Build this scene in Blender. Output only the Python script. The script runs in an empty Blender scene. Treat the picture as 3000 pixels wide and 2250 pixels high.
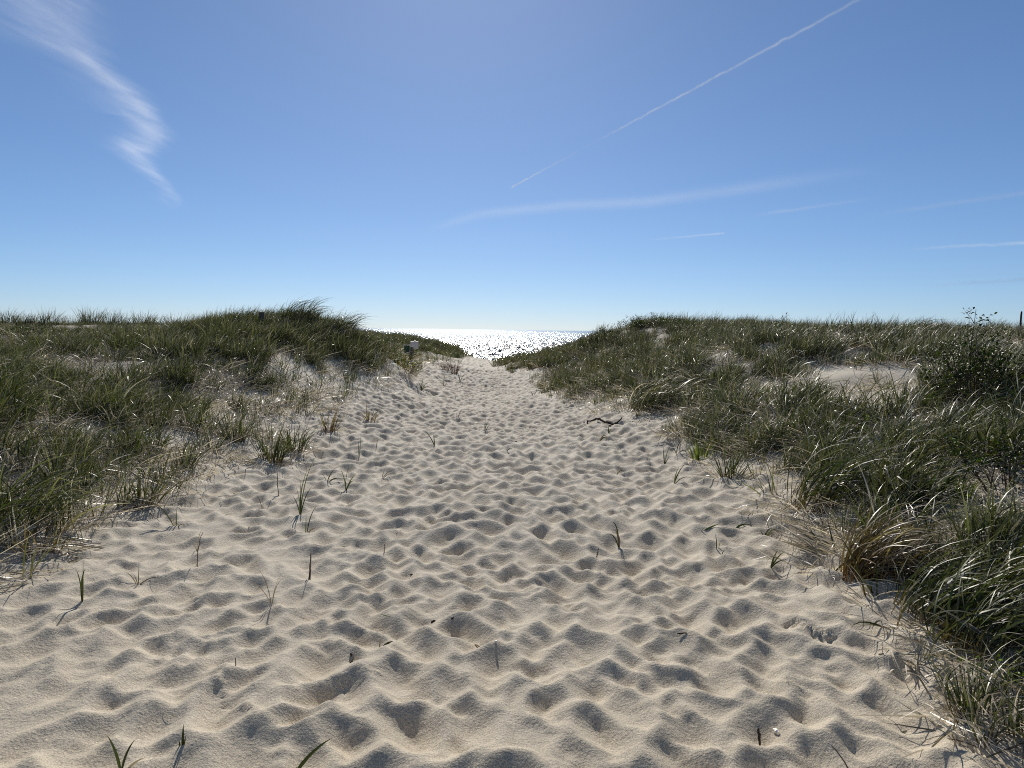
import bpy, math, random
import numpy as np
from mathutils import Matrix, Vector

R = math.radians
scene = bpy.context.scene

# ------------------------------------------------------------------ camera
EYE = 1.55
cam_data = bpy.data.cameras.new("camera")
cam = bpy.data.objects.new("camera", cam_data)
scene.collection.objects.link(cam)
cam_data.sensor_fit = 'HORIZONTAL'
cam_data.angle = 2 * math.atan(1500 / 2254)
cam_data.clip_start = 0.05
cam_data.clip_end = 400000
cam.matrix_world = (Matrix.Translation((0, 0, EYE)) @ Matrix.Rotation(R(90 - 4.03), 4, 'X')
                    @ Matrix.Rotation(R(0.79), 4, 'Z'))
scene.camera = cam

# ------------------------------------------------------------------ daylight
SUN_EL, SUN_AZ = R(31), R(-4.5)          # azimuth from +Y, negative = to the left
world = bpy.data.worlds.new("World")
scene.world = world
world.use_nodes = True
wn = world.node_tree
bg = wn.nodes["Background"]
sky = wn.nodes.new("ShaderNodeTexSky")
sky.sky_type = 'NISHITA'
sky.sun_disc = False
sky.sun_elevation = SUN_EL
sky.sun_rotation = SUN_AZ
sky.altitude = 0
sky.air_density = 0.68
sky.dust_density = 0.14
sky.ozone_density = 9.0
soft = wn.nodes.new("ShaderNodeGamma")          # the phone's highlight roll-off, the same over the whole sky
soft.inputs[1].default_value = 0.81
wn.links.new(sky.outputs[0], soft.inputs[0])
wn.links.new(soft.outputs[0], bg.inputs[0])
bg.inputs[1].default_value = 0.086
sun_data = bpy.data.lights.new("sun", 'SUN')
sun_data.energy = 5.0
sun_data.angle = R(0.53)
sun_data.color = (1.0, 0.94, 0.85)
sun = bpy.data.objects.new("sun", sun_data)
scene.collection.objects.link(sun)
to_sun = Vector((math.sin(SUN_AZ) * math.cos(SUN_EL), math.cos(SUN_AZ) * math.cos(SUN_EL), math.sin(SUN_EL)))
sun.rotation_euler = to_sun.to_track_quat('Z', 'Y').to_euler()
sun.location = (0, 0, 30)

scene.view_settings.view_transform = 'Standard'
scene.view_settings.look = 'None'
scene.view_settings.gamma = 1.0
scene.view_settings.use_curve_mapping = False
scene.view_settings.exposure = 0.55
scene.cycles.use_denoising = False
scene.cycles.filter_width = 1.05
scene.cycles.max_bounces = 8
scene.cycles.diffuse_bounces = 3
scene.cycles.glossy_bounces = 2
scene.cycles.transmission_bounces = 4
scene.cycles.transparent_max_bounces = 16
scene.cycles.volume_bounces = 0
scene.cycles.sample_clamp_indirect = 4.0
scene.cycles.sample_clamp_direct = 0.0

# ------------------------------------------------------------------ terrain height (metres, camera stands at 0,0)
#TERRAIN-BEGIN
rng = np.random.default_rng(7)

def smooth(a, b, v):
    t = np.clip((v - a) / (b - a), 0, 1)
    return t * t * (3 - 2 * t)

def vnoise(x, y, scale, seed):
    """smooth value noise in -1..1"""
    tab = np.random.default_rng(seed).uniform(-1, 1, (128, 128))
    u, v = np.asarray(x) / scale, np.asarray(y) / scale
    i, j = np.floor(u).astype(int), np.floor(v).astype(int)
    fu, fv = u - i, v - j
    fu, fv = fu * fu * (3 - 2 * fu), fv * fv * (3 - 2 * fv)
    a, b = tab[i % 128, j % 128], tab[(i + 1) % 128, j % 128]
    c, d = tab[i % 128, (j + 1) % 128], tab[(i + 1) % 128, (j + 1) % 128]
    return (a * (1 - fu) + b * fu) * (1 - fv) + (c * (1 - fu) + d * fu) * fv

CTRL = np.array([
    # path
    (-2.5, 1, 0), (0, 1, 0), (2, 1, 0), (-2.6, 3, 0), (1.9, 3, 0), (0, 4, 0), (-2.7, 6, 0), (2.0, 6, 0), (0, 7, 0),
    (-2.5, 9, 0), (1.9, 9, 0), (0, 10, 0), (-1.9, 13, 0), (1.5, 13, 0), (-1.9, 17, 0), (.7, 17, 0), (-1.8, 22, 0),
    (.5, 22, 0), (-1.7, 27, 0), (-.5, 27, 0), (-1.7, 31, 0), (-1.1, 31, 0), (-1.7, 36, -.03), (-1.1, 36, -.03), (-1.6, 40, -.12), (-1.0, 40, -.12), (-1.4, 45, -.25),
    (-6, -4, .3), (0, -4, 0), (6, -4, .3), (-12, -4, .6), (12, -4, .8),
    # west dune
    (-3.6, 4.5, .10), (-5, 4.5, .35), (-8, 4.5, .6), (-3.6, 7, .12), (-5, 7, .42), (-8, 7, .7), (-3.6, 10, .25),
    (-5.5, 10, .6), (-9, 11, .8), (-3.6, 14, .5), (-5.5, 14, 1.05), (-2.3, 18, .18), (-2.75, 18, .55), (-3.2, 18.5, 1.0), (-4.1, 18, 1.40), (-5.2, 18, 1.68), (-6.3, 18, 1.50), (-7.6, 18, 1.3),
    (-10, 17, 1.0), (-15, 18, 1.1), (-2.8, 20, .42), (-3.2, 24, .62), (-4.5, 24, 1.25), (-8, 24, 1.35), (-2.4, 28, .3),
    (-3.2, 32, .5), (-3.8, 40, .72), (-2.5, 40, .22), (-6, 34, .9), (-12, 30, 1.3), (-20, 34, 1.45), (-30, 38, 1.5),
    (-20, 22, 1.15), (-40, 42, 1.6), (-25, 12, 1.1), (-40, 20, 1.4),
    # east dune
    (2.7, 3, .12), (3.5, 3.2, .35), (6, 3, .6), (2.9, 5, .2), (4.2, 5, .5), (7, 5.5, .8), (3.1, 7, .28), (4.5, 7.5, .62),
    (6.5, 9, .85), (3.2, 10, .42), (4.6, 11, .95), (3.2, 13, .55), (2.3, 16, .3), (4.5, 15, 1.25), (6, 16, 1.4),
    (9, 14.5, 1.4), (7.5, 12, 1.1), (12, 16, 1.55), (3, 20, .75), (1.8, 21, .3), (4.5, 22, 1.3), (7, 20, 1.45),
    (2.4, 26, .95), (3.4, 26, 1.42), (5, 26, 1.72), (1.4, 28, .6), (.2, 30, .22), (2.5, 31, .85), (10, 24, 1.5), (18, 24, 1.6),
    (20, 14, 1.6), (6, 34, 1.1), (2, 38, .4), (0.2, 38, .02), (14, 34, 1.3), (30, 30, 1.6), (40, 42, 1.4), (30, 8, 1.5),
], float)

def _tps():
    P = CTRL[:, :2]
    d2 = ((P[:, None] - P[None]) ** 2).sum(-1)
    K = 0.5 * d2 * np.log(d2 + 1e-12)
    n = len(P)
    A = np.zeros((n + 3, n + 3))
    A[:n, :n] = K + np.eye(n) * 0.15
    A[:n, n] = 1
    A[:n, n + 1:] = P
    A[n, :n] = 1
    A[n + 1:, :n] = P.T
    return np.linalg.solve(A, np.r_[CTRL[:, 2], 0, 0, 0])
_W = _tps()

EDGE_L = np.array([(-10, -3.3), (0, -3.2), (3, -3.15), (4.5, -3.0), (5.7, -2.95), (7.8, -3.1), (10, -3.2), (14, -2.9), (18, -2.45), (20, -2.5),
                   (24, -2.75), (28, -2.5), (34, -2.4), (40, -2.1), (46, -2.2), (90, -2.2)])
EDGE_R = np.array([(-10, 2.4), (0, 1.75), (3, 1.78), (4, 1.92), (5, 2.12), (6.6, 2.35), (9.3, 2.3), (12.6, 2.1), (14, 1.7), (16.5, 1.1),
                   (20, .75), (25, .3), (28, -.4), (30, -1.05), (34, -1.15), (40, -.6), (46, -.5), (90, -.5)])

def edge_dist(x, y):
    """metres outside the trodden path (negative on the path)"""
    l = np.interp(y, EDGE_L[:, 0], EDGE_L[:, 1])
    r = np.interp(y, EDGE_R[:, 0], EDGE_R[:, 1])
    return np.maximum(l - x, x - r)

def base_height(x, y):
    x, y = np.asarray(x, float), np.asarray(y, float)
    xc, yc = np.clip(x, -45, 45), np.clip(y, -6, 46)
    z = _W[-3] + _W[-2] * xc + _W[-1] * yc
    for (px, py, _), w in zip(CTRL, _W):
        d2 = (xc - px) ** 2 + (yc - py) ** 2
        z = z + w * 0.5 * d2 * np.log(d2 + 1e-12)
    e = edge_dist(x, y)
    hum = 0.09 * vnoise(x, y, 1.7, 11) + 0.05 * vnoise(x, y, 0.7, 12)
    z = z + hum * smooth(0.2, 1.6, e) + 0.02 * vnoise(x, y, 1.3, 13)
    beach = -0.45 - (y - 44) * 0.085
    beach = np.maximum(beach, -5.0)
    k = smooth(39, 52, y)
    return z * (1 - k) + beach * k

# trodden sand: a sequence of softened footprints, later ones overprinting earlier ones
R_REPOSE = math.radians(29.5)
FX0, FY0, FRES = -5.2, 0.6, 0.02
FNX, FNY = 480, 2200
def _footprints():
    H = np.zeros((FNY, FNX))
    gy, gx = np.mgrid[0:FNY, 0:FNX]
    wx, wy = FX0 + gx * FRES, FY0 + gy * FRES
    H += 0.012 * vnoise(wx, wy, 0.5, 21) + 0.010 * vnoise(wx, wy, 0.22, 22)
    r = np.random.default_rng(31)
    n = 16500
    sx = r.uniform(FX0 + .3, FX0 + FNX * FRES - .3, n)
    sy = r.uniform(FY0 + .3, FY0 + FNY * FRES - .3, n)
    for x, y in zip(sx, sy):
        e = float(edge_dist(x, y))
        if e > 0.15 and r.random() < smooth(0.1, 0.9, e) * 1.15:
            continue
        if y < 6 and x < -1.2 and r.random() < 0.35:
            continue
        s = r.uniform(0.55, 1.08)
        L, Wd = 0.172 * s, 0.092 * s
        d = r.uniform(0.045, 0.09) * (1.0 if e < -0.5 else 0.7)
        if y < 6.5 and x < -1.0:
            d *= 0.7
        if y > 11:
            d *= 1.3
        a = math.pi / 2 + r.normal(0, 0.38)
        ca, sa = math.cos(a), math.sin(a)
        cx, cy = int((x - FX0) / FRES), int((y - FY0) / FRES)
        k = int(0.36 * s / FRES)
        y0, y1, x0, x1 = max(cy - k, 0), min(cy + k, FNY), max(cx - k, 0), min(cx + k, FNX)
        lx, ly = wx[y0:y1, x0:x1] - x, wy[y0:y1, x0:x1] - y
        u, v = lx * ca + ly * sa, -lx * sa + ly * ca
        q = np.sqrt((u / L) ** 2 + (v / Wd) ** 2)
        sub = H[y0:y1, x0:x1]
        w = np.exp(-(q / 1.2) ** 2)
        c = float((sub * w).sum() / w.sum())
        bowl = c + d * (np.minimum(q, 2.2) ** 1.2 * 0.70 - 0.78)
        inside = 1 - smooth(0.95, 1.35, q)
        new = sub * (1 - inside) + np.minimum(sub, bowl) * inside
        rim = 0.30 * d * np.exp(-((q - 1.45) / 0.32) ** 2)
        H[y0:y1, x0:x1] = new + rim * np.clip(1.2 - (sub - c) / 0.04, 0.0, 1)
    for it in range(1):
        H[1:-1, 1:-1] = (H[1:-1, 1:-1] * 4 + H[:-2, 1:-1] + H[2:, 1:-1] + H[1:-1, :-2] + H[1:-1, 2:]) / 8
    # loose dry sand: slopes relax to just under the angle of repose
    lim = math.tan(R_REPOSE) * FRES
    for it in range(40):
        for ax in (0, 1):
            d = np.diff(H, axis=ax)
            m = np.clip(np.abs(d) - lim, 0, None) * np.sign(d) * 0.25
            if ax == 0:
                H[:-1] += m; H[1:] -= m
            else:
                H[:, :-1] += m; H[:, 1:] -= m
    # wind has filled the long wavelengths
    big = H.copy()
    for it in range(2):
        c = np.cumsum(np.pad(big, ((26, 25), (0, 0)), mode='edge'), 0); big = (c[51:] - c[:-51])[:FNY] / 51 if len(c) >= FNY + 51 else big
        c = np.cumsum(np.pad(big, ((0, 0), (26, 25)), mode='edge'), 1); big = (c[:, 51:] - c[:, :-51])[:, :FNX] / 51
    return H - 0.85 * big[:FNY, :FNX]
FOOT = _footprints()

def foot_height(x, y):
    u, v = (np.asarray(x) - FX0) / FRES, (np.asarray(y) - FY0) / FRES
    ok = (u > 1) & (u < FNX - 3) & (v > 1) & (v < FNY - 3)
    u, v = np.clip(u, 1, FNX - 3), np.clip(v, 1, FNY - 3)
    i, j = u.astype(int), v.astype(int)
    fu, fv = u - i, v - j
    h = ((FOOT[j, i] * (1 - fu) + FOOT[j, i + 1] * fu) * (1 - fv) + (FOOT[j + 1, i] * (1 - fu) + FOOT[j + 1, i + 1] * fu) * fv)
    e = edge_dist(x, y)
    return np.where(ok, h, 0) * (1 - 0.9 * smooth(-0.1, 0.9, e))

def ripples(x, y):
    """fine wind ripples and scuffs on the untrodden margin"""
    e = edge_dist(x, y)
    wv = np.sin((x * 0.45 + y) * 2 * np.pi / 0.13 + 3 * vnoise(x, y, 0.5, 41))
    return 0.0035 * wv * smooth(-1.2, -0.2, e) * (1 - smooth(0.8, 2.0, e)) * np.clip(vnoise(x, y, 1.1, 42) + 0.4, 0, 1) \
        + (0.004 * vnoise(x, y, 0.09, 43) + 0.0022 * vnoise(x, y, 0.035, 44)) * (1 - smooth(5, 9, y))

TREADS = [  # centre x, y, heading, length, width, pattern
    (1.55, 3.88, 2.3, 0.30, 0.105, 0), (1.28, 3.29, 1.9, 0.17, 0.11, 1), (-1.26, 3.24, 1.9, 0.25, 0.09, 1),
    (-0.66, 3.32, 0.8, 0.22, 0.09, 1), (-1.83, 4.33, 1.9, 0.24, 0.08, 1), (-1.52, 3.75, 2.1, 0.20, 0.08, 1),
    (-1.09, 3.03, 2.2, 0.28, 0.09, 1), (-1.80, 3.28, 1.2, 0.16, 0.08, 1)]
def treads(x, y):
    out = np.zeros_like(x)
    for cx, cy, a, L, Wd, kind in TREADS:
        m = (np.abs(x - cx) < 0.35) & (np.abs(y - cy) < 0.35)
        if not m.any():
            continue
        lx, ly = x[m] - cx, y[m] - cy
        u, v = lx * math.cos(a) + ly * math.sin(a), -lx * math.sin(a) + ly * math.cos(a)
        mask = 1 - smooth(0.75, 1.05, np.sqrt((u / L) ** 4 + (v / Wd) ** 4) ** 0.5 * 1.0 * 2 ** 0.0)
        mask = (1 - smooth(0.8, 1.0, np.abs(u) / (L / 2))) * (1 - smooth(0.8, 1.0, np.abs(v) / (Wd / 2)))
        if kind == 0:
            pat = -0.014 + 0.010 * np.tanh(2.5 * np.sin(u * 2 * np.pi / 0.048 + 6 * np.abs(v) / 0.05))
        else:
            pat = 0.011 * vnoise(u * 1.0, v * 1.0, 0.028, 51)
        out[m] += pat * mask
    return out

def ground_height(x, y):
    return base_height(x, y) + foot_height(x, y) + ripples(x, y)
#TERRAIN-END

# ------------------------------------------------------------------ helpers
COL = scene.collection

def tag(o, label, cat, group=None, kind=None):
    o["label"] = label
    o["category"] = cat
    if group:
        o["group"] = group
    if kind:
        o["kind"] = kind
    return o

def link(name, me, mat=None, parent=None, loc=None):
    o = bpy.data.objects.new(name, me)
    COL.objects.link(o)
    if mat is not None and me is not None and not me.materials:
        me.materials.append(mat)
    if parent is not None:
        o.parent = parent
    if loc is not None:
        o.location = loc
    return o

def empty(name, loc):
    o = bpy.data.objects.new(name, None)
    o.empty_display_size = 0.1
    COL.objects.link(o)
    o.location = loc
    return o

def mesh_np(name, V, F, smooth_shade=True, col=None):
    """V (n,3), F (m,4) quads or (m,3) triangles as arrays; col (n,4) point colour 'bl'"""
    V = np.asarray(V, np.float32)
    F = np.asarray(F, np.int32)
    k = F.shape[1]
    me = bpy.data.meshes.new(name)
    me.vertices.add(len(V))
    me.vertices.foreach_set("co", V.ravel())
    me.loops.add(F.size)
    me.loops.foreach_set("vertex_index", F.ravel())
    me.polygons.add(len(F))
    me.polygons.foreach_set("loop_start", np.arange(0, F.size, k, dtype=np.int32))
    me.polygons.foreach_set("loop_total", np.full(len(F), k, np.int32))
    me.polygons.foreach_set("use_smooth", np.full(len(F), smooth_shade, bool))
    me.update(calc_edges=True)
    if col is not None:
        a = me.attributes.new("bl", 'FLOAT_COLOR', 'POINT')
        a.data.foreach_set("color", np.asarray(col, np.float32).ravel())
    return me

def nodes(mat):
    mat.use_nodes = True
    nt = mat.node_tree
    nt.nodes.clear()
    out = nt.nodes.new("ShaderNodeOutputMaterial")
    return nt, out

def N(nt, kind, **kw):
    n = nt.nodes.new(kind)
    for k, v in kw.items():
        if k.startswith("i_"):
            key = k[2:]
            key = int(key) if key.isdigit() else key
            n.inputs[key].default_value = v
        else:
            setattr(n, k, v)
    return n

def ramp(nt, stops, interp='LINEAR'):
    n = nt.nodes.new("ShaderNodeValToRGB")
    n.color_ramp.interpolation = interp
    els = n.color_ramp.elements
    while len(els) < len(stops):
        els.new(0.5)
    for e, (p, c) in zip(els, stops):
        e.position = p
        e.color = (*c, 1) if len(c) == 3 else c
    return n

def math_node(nt, op, a, b=None, clamp=False):
    n = nt.nodes.new("ShaderNodeMath")
    n.operation = op
    n.use_clamp = clamp
    for i, v in enumerate((a, b)):
        if v is None:
            continue
        if isinstance(v, (int, float)):
            n.inputs[i].default_value = v
        else:
            nt.links.new(v, n.inputs[i])
    return n.outputs[0]

# ------------------------------------------------------------------ materials
def sand_material():
    m = bpy.data.materials.new("sand")
    nt, out = nodes(m)
    L = nt.links.new
    tc = N(nt, "ShaderNodeTexCoord")
    n1 = N(nt, "ShaderNodeTexNoise", i_Scale=0.8, i_Detail=3.0)
    n2 = N(nt, "ShaderNodeTexNoise", i_Scale=170.0, i_Detail=2.0, i_Roughness=0.7)
    n3 = N(nt, "ShaderNodeTexNoise", i_Scale=60.0, i_Detail=3.0, i_Roughness=0.65)
    n4 = N(nt, "ShaderNodeTexVoronoi", i_Scale=420.0)
    for n in (n1, n2, n3, n4):
        L(tc.outputs["Object"], n.inputs["Vector"])
    c1 = ramp(nt, [(0.3, (0.505, 0.437, 0.32)), (0.7, (0.585, 0.51, 0.38))])
    L(n1.outputs["Fac"], c1.inputs[0])
    c2 = ramp(nt, [(0.25, (0.42, 0.42, 0.43)), (0.5, (1, 1, 1)), (0.78, (1.5, 1.47, 1.43))])
    L(n2.outputs["Fac"], c2.inputs[0])
    mx = N(nt, "ShaderNodeMix", data_type='RGBA', blend_type='MULTIPLY')
    mx.inputs[0].default_value = 1.0
    L(c1.outputs[0], mx.inputs[6]); L(c2.outputs[0], mx.inputs[7])
    # scattered dark mineral grains
    c3 = ramp(nt, [(0.0, (0.25, 0.24, 0.24)), (0.10, (1, 1, 1))])
    L(n4.outputs["Color"], c3.inputs[0])
    mx2 = N(nt, "ShaderNodeMix", data_type='RGBA', blend_type='MULTIPLY')
    mx2.inputs[0].default_value = 0.7
    L(mx.outputs[2], mx2.inputs[6]); L(c3.outputs[0], mx2.inputs[7])
    # plant litter and humus staining the sand under the marram
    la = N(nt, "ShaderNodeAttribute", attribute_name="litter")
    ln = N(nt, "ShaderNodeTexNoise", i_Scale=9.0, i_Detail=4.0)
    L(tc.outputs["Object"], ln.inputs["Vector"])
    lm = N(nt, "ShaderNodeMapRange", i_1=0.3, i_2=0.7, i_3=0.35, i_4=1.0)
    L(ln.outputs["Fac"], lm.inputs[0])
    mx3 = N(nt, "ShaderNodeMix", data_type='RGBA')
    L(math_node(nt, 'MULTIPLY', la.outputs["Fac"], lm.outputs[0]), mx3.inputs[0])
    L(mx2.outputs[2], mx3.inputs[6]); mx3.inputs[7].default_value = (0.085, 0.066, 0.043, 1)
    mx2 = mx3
    b1 = N(nt, "ShaderNodeBump", i_Strength=0.85, i_Distance=0.007)
    L(n3.outputs["Fac"], b1.inputs["Height"])
    b2 = N(nt, "ShaderNodeBump", i_Strength=0.5, i_Distance=0.002)
    L(n2.outputs["Fac"], b2.inputs["Height"]); L(b1.outputs[0], b2.inputs["Normal"])
    p = N(nt, "ShaderNodeBsdfPrincipled", i_Roughness=0.85)
    p.inputs["Diffuse Roughness"].default_value = 0.6
    p.inputs["Specular IOR Level"].default_value = 0.25
    L(mx2.outputs[2], p.inputs["Base Color"]); L(b2.outputs[0], p.inputs["Normal"])
    L(p.outputs[0], out.inputs[0])
    return m

def grass_material(name, greens, dry, base, trans=0.19, rough=0.42, spec=0.16, dry_gain=1.0):
    """greens: three greens by blade; dry: straw colour; 'bl' = (dryness, random, along, -)"""
    m = bpy.data.materials.new(name)
    nt, out = nodes(m)
    L = nt.links.new
    at = N(nt, "ShaderNodeAttribute", attribute_name="bl")
    sp = N(nt, "ShaderNodeSeparateColor")
    L(at.outputs["Color"], sp.inputs[0])
    oi = N(nt, "ShaderNodeObjectInfo")
    geo = N(nt, "ShaderNodeNewGeometry")
    pn = N(nt, "ShaderNodeTexNoise", i_Scale=0.55, i_Detail=2.0)
    L(geo.outputs["Position"], pn.inputs["Vector"])
    pn2 = N(nt, "ShaderNodeTexNoise", i_Scale=2.3, i_Detail=1.0)
    L(geo.outputs["Position"], pn2.inputs["Vector"])
    patch = N(nt, "ShaderNodeMapRange", i_1=0.3, i_2=0.7, i_3=0.0, i_4=1.0)
    L(math_node(nt, 'ADD', math_node(nt, 'MULTIPLY', pn.outputs["Fac"], 0.55), math_node(nt, 'MULTIPLY', pn2.outputs["Fac"], 0.45)), patch.inputs[0])
    rnd = math_node(nt, 'ADD', math_node(nt, 'MULTIPLY', sp.outputs[1], 0.4), math_node(nt, 'MULTIPLY', oi.outputs["Random"], 0.25))
    rnd = math_node(nt, 'ADD', rnd, math_node(nt, 'MULTIPLY', patch.outputs[0], 0.35))
    g = ramp(nt, [(0.0, greens[0]), (0.5, greens[1]), (1.0, greens[2])])
    L(rnd, g.inputs[0])
    d = ramp(nt, [(0.0, tuple(c * 0.55 for c in dry)), (0.5, dry), (1.0, tuple(min(1, c * 1.35) for c in dry))])
    L(sp.outputs[1], d.inputs[0])
    mx = N(nt, "ShaderNodeMix", data_type='RGBA')
    L(sp.outputs[0], mx.inputs[0]); L(g.outputs[0], mx.inputs[6]); L(d.outputs[0], mx.inputs[7])
    val = N(nt, "ShaderNodeMapRange", i_1=0.0, i_2=1.0, i_3=0.36, i_4=1.5)
    vr = N(nt, "ShaderNodeMath", operation='FRACT')
    L(math_node(nt, 'MULTIPLY', sp.outputs[1], 7.31), vr.inputs[0])
    L(math_node(nt, 'MULTIPLY', vr.outputs[0], vr.outputs[0]), val.inputs[0])
    mv = N(nt, "ShaderNodeMix", data_type='RGBA', blend_type='MULTIPLY')
    mv.inputs[0].default_value = 1.0
    cv = N(nt, "ShaderNodeCombineColor")
    for k in range(3):
        L(val.outputs[0], cv.inputs[k])
    L(mx.outputs[2], mv.inputs[6]); L(cv.outputs[0], mv.inputs[7])
    mx = mv
    # sheaths at the foot of the blade are straw brown
    foot = N(nt, "ShaderNodeMapRange", i_1=0.0, i_2=0.3, i_3=0.75, i_4=0.0)
    L(sp.outputs[2], foot.inputs[0])
    mx2 = N(nt, "ShaderNodeMix", data_type='RGBA')
    L(foot.outputs[0], mx2.inputs[0]); L(mx.outputs[2], mx2.inputs[6]); mx2.inputs[7].default_value = (*base, 1)
    p = N(nt, "ShaderNodeBsdfPrincipled", i_Roughness=rough)
    p.inputs["Specular IOR Level"].default_value = spec
    L(mx2.outputs[2], p.inputs["Base Color"])
    t = N(nt, "ShaderNodeBsdfTranslucent")
    tint = N(nt, "ShaderNodeMix", data_type='RGBA', blend_type='MULTIPLY')
    tint.inputs[0].default_value = 1.0
    tc2 = N(nt, "ShaderNodeMix", data_type='RGBA')
    tc2.inputs[6].default_value = (1.25, 1.3, 0.5, 1)
    tc2.inputs[7].default_value = (1.02, 1.02, 0.9, 1)
    L(sp.outputs[0], tc2.inputs[0]); L(tc2.outputs[2], tint.inputs[7])
    L(mx2.outputs[2], tint.inputs[6]); L(tint.outputs[2], t.inputs[0])
    ms = N(nt, "ShaderNodeMixShader")
    ms.inputs[0].default_value = trans
    L(p.outputs[0], ms.inputs[1]); L(t.outputs[0], ms.inputs[2])
    L(ms.outputs[0], out.inputs[0])
    return m

def plain_material(name, color, rough=0.7, var=0.25, scale=30.0, bump=0.3, spec=0.3, stretch=(1, 1, 1)):
    m = bpy.data.materials.new(name)
    nt, out = nodes(m)
    L = nt.links.new
    tc = N(nt, "ShaderNodeTexCoord")
    mp = N(nt, "ShaderNodeMapping")
    mp.inputs["Scale"].default_value = stretch
    L(tc.outputs["Object"], mp.inputs[0])
    n = N(nt, "ShaderNodeTexNoise", i_Scale=scale, i_Detail=4.0)
    L(mp.outputs[0], n.inputs["Vector"])
    c = ramp(nt, [(0.25, tuple(v * (1 - var) for v in color)), (0.75, tuple(min(1, v * (1 + var)) for v in color))])
    L(n.outputs["Fac"], c.inputs[0])
    b = N(nt, "ShaderNodeBump", i_Strength=bump, i_Distance=0.004)
    L(n.outputs["Fac"], b.inputs["Height"])
    p = N(nt, "ShaderNodeBsdfPrincipled", i_Roughness=rough)
    p.inputs["Specular IOR Level"].default_value = spec
    L(c.outputs[0], p.inputs["Base Color"]); L(b.outputs[0], p.inputs["Normal"])
    L(p.outputs[0], out.inputs[0])
    return m

def sea_material():
    m = bpy.data.materials.new("sea_water")
    nt, out = nodes(m)
    L = nt.links.new
    tc = N(nt, "ShaderNodeTexCoord")
    n1 = N(nt, "ShaderNodeTexNoise", i_Scale=0.55, i_Detail=5.0, i_Roughness=0.62)
    n2 = N(nt, "ShaderNodeTexNoise", i_Scale=0.09, i_Detail=4.0, i_Roughness=0.6)
    mp = N(nt, "ShaderNodeMapping")
    mp.inputs["Scale"].default_value = (0.55, 1.0, 1.0)
    L(tc.outputs["Object"], mp.inputs[0])
    L(mp.outputs[0], n1.inputs["Vector"]); L(mp.outputs[0], n2.inputs["Vector"])
    b1 = N(nt, "ShaderNodeBump", i_Strength=1.0, i_Distance=SEA_B1)
    L(n1.outputs["Fac"], b1.inputs["Height"])
    b2 = N(nt, "ShaderNodeBump", i_Strength=1.0, i_Distance=SEA_B2)
    L(n2.outputs["Fac"], b2.inputs["Height"]); L(b1.outputs[0], b2.inputs["Normal"])
    p = N(nt, "ShaderNodeBsdfPrincipled", i_Roughness=SEA_ROUGH)
    p.inputs["Base Color"].default_value = (0.012, 0.035, 0.04, 1)
    p.inputs["IOR"].default_value = 1.33
    L(b2.outputs[0], p.inputs["Normal"])
    L(p.outputs[0], out.inputs[0])
    return m
SEA_B1, SEA_B2, SEA_ROUGH = 1.0, 0.5, 0.145

M_SAND = sand_material()
M_SEA = sea_material()
GREENS = [(0.015, 0.038, 0.004), (0.036, 0.064, 0.006), (0.095, 0.087, 0.020)]
STRAW = (0.56, 0.505, 0.425)
M_GRASS = grass_material("marram_green", GREENS, STRAW, (0.16, 0.105, 0.055))
M_STRAW = grass_material("marram_straw", GREENS, STRAW, (0.36, 0.31, 0.245), trans=0.2, rough=0.4, spec=0.25)
M_BROWN = grass_material("marram_brown", [(0.10, 0.060, 0.022), (0.13, 0.085, 0.03), (0.12, 0.12, 0.04)], STRAW, (0.17, 0.085, 0.035))
M_SPRIG = grass_material("sprig_green", [(0.016, 0.030, 0.008), (0.027, 0.044, 0.012), (0.05, 0.06, 0.02)], (0.24, 0.20, 0.14), (0.09, 0.07, 0.04), trans=0.25)
M_ROSE = grass_material("shrub_leaf", [(0.016, 0.034, 0.008), (0.030, 0.056, 0.012), (0.060, 0.092, 0.020)], (0.20, 0.17, 0.04), (0.05, 0.07, 0.02), trans=0.24, rough=0.5, spec=0.15)
M_YELLOW = grass_material("yellow_leaf", [(0.07, 0.085, 0.015), (0.11, 0.12, 0.02), (0.17, 0.16, 0.03)], (0.25, 0.18, 0.05), (0.08, 0.08, 0.02), trans=0.35, rough=0.4)
M_LIME = grass_material("lime_leaf", [(0.06, 0.11, 0.015), (0.09, 0.15, 0.02), (0.13, 0.19, 0.03)], (0.25, 0.22, 0.06), (0.08, 0.10, 0.02), trans=0.4, rough=0.4)
M_DEEP = grass_material("marram_dark", [(0.018, 0.036, 0.010), (0.030, 0.050, 0.014), (0.06, 0.06, 0.025)], STRAW, (0.06, 0.05, 0.03))
M_BROWNLEAF = grass_material("brown_leaf", [(0.06, 0.035, 0.02), (0.09, 0.05, 0.025), (0.10, 0.08, 0.03)], (0.2, 0.12, 0.06), (0.06, 0.04, 0.02), trans=0.3)
M_TWIG = plain_material("twig_bark", (0.06, 0.045, 0.035), 0.85, 0.4, 60)
M_REDTWIG = plain_material("red_twig", (0.13, 0.06, 0.035), 0.8, 0.4, 60)
M_DRIFT = plain_material("dark_driftwood", (0.022, 0.018, 0.016), 0.9, 0.5, 45, 0.8)
M_POST = plain_material("weathered_post", (0.10, 0.085, 0.07), 0.85, 0.35, 25, 0.6, stretch=(6, 6, 1))
M_SIGNGREEN = plain_material("green_sign_paint", (0.012, 0.05, 0.035), 0.45, 0.15, 8, 0.05)
M_SIGNWHITE = plain_material("white_sign_border", (0.62, 0.62, 0.60), 0.5, 0.1, 8, 0.05)
M_SIGNGREY = plain_material("grey_sign_back", (0.42, 0.42, 0.45), 0.5, 0.1, 8, 0.1)
M_IRON = plain_material("dark_iron", (0.03, 0.028, 0.027), 0.6, 0.3, 40, 0.2)
M_WHITE = plain_material("bleached_white", (0.72, 0.69, 0.62), 0.6, 0.12, 150, 0.3)
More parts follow.
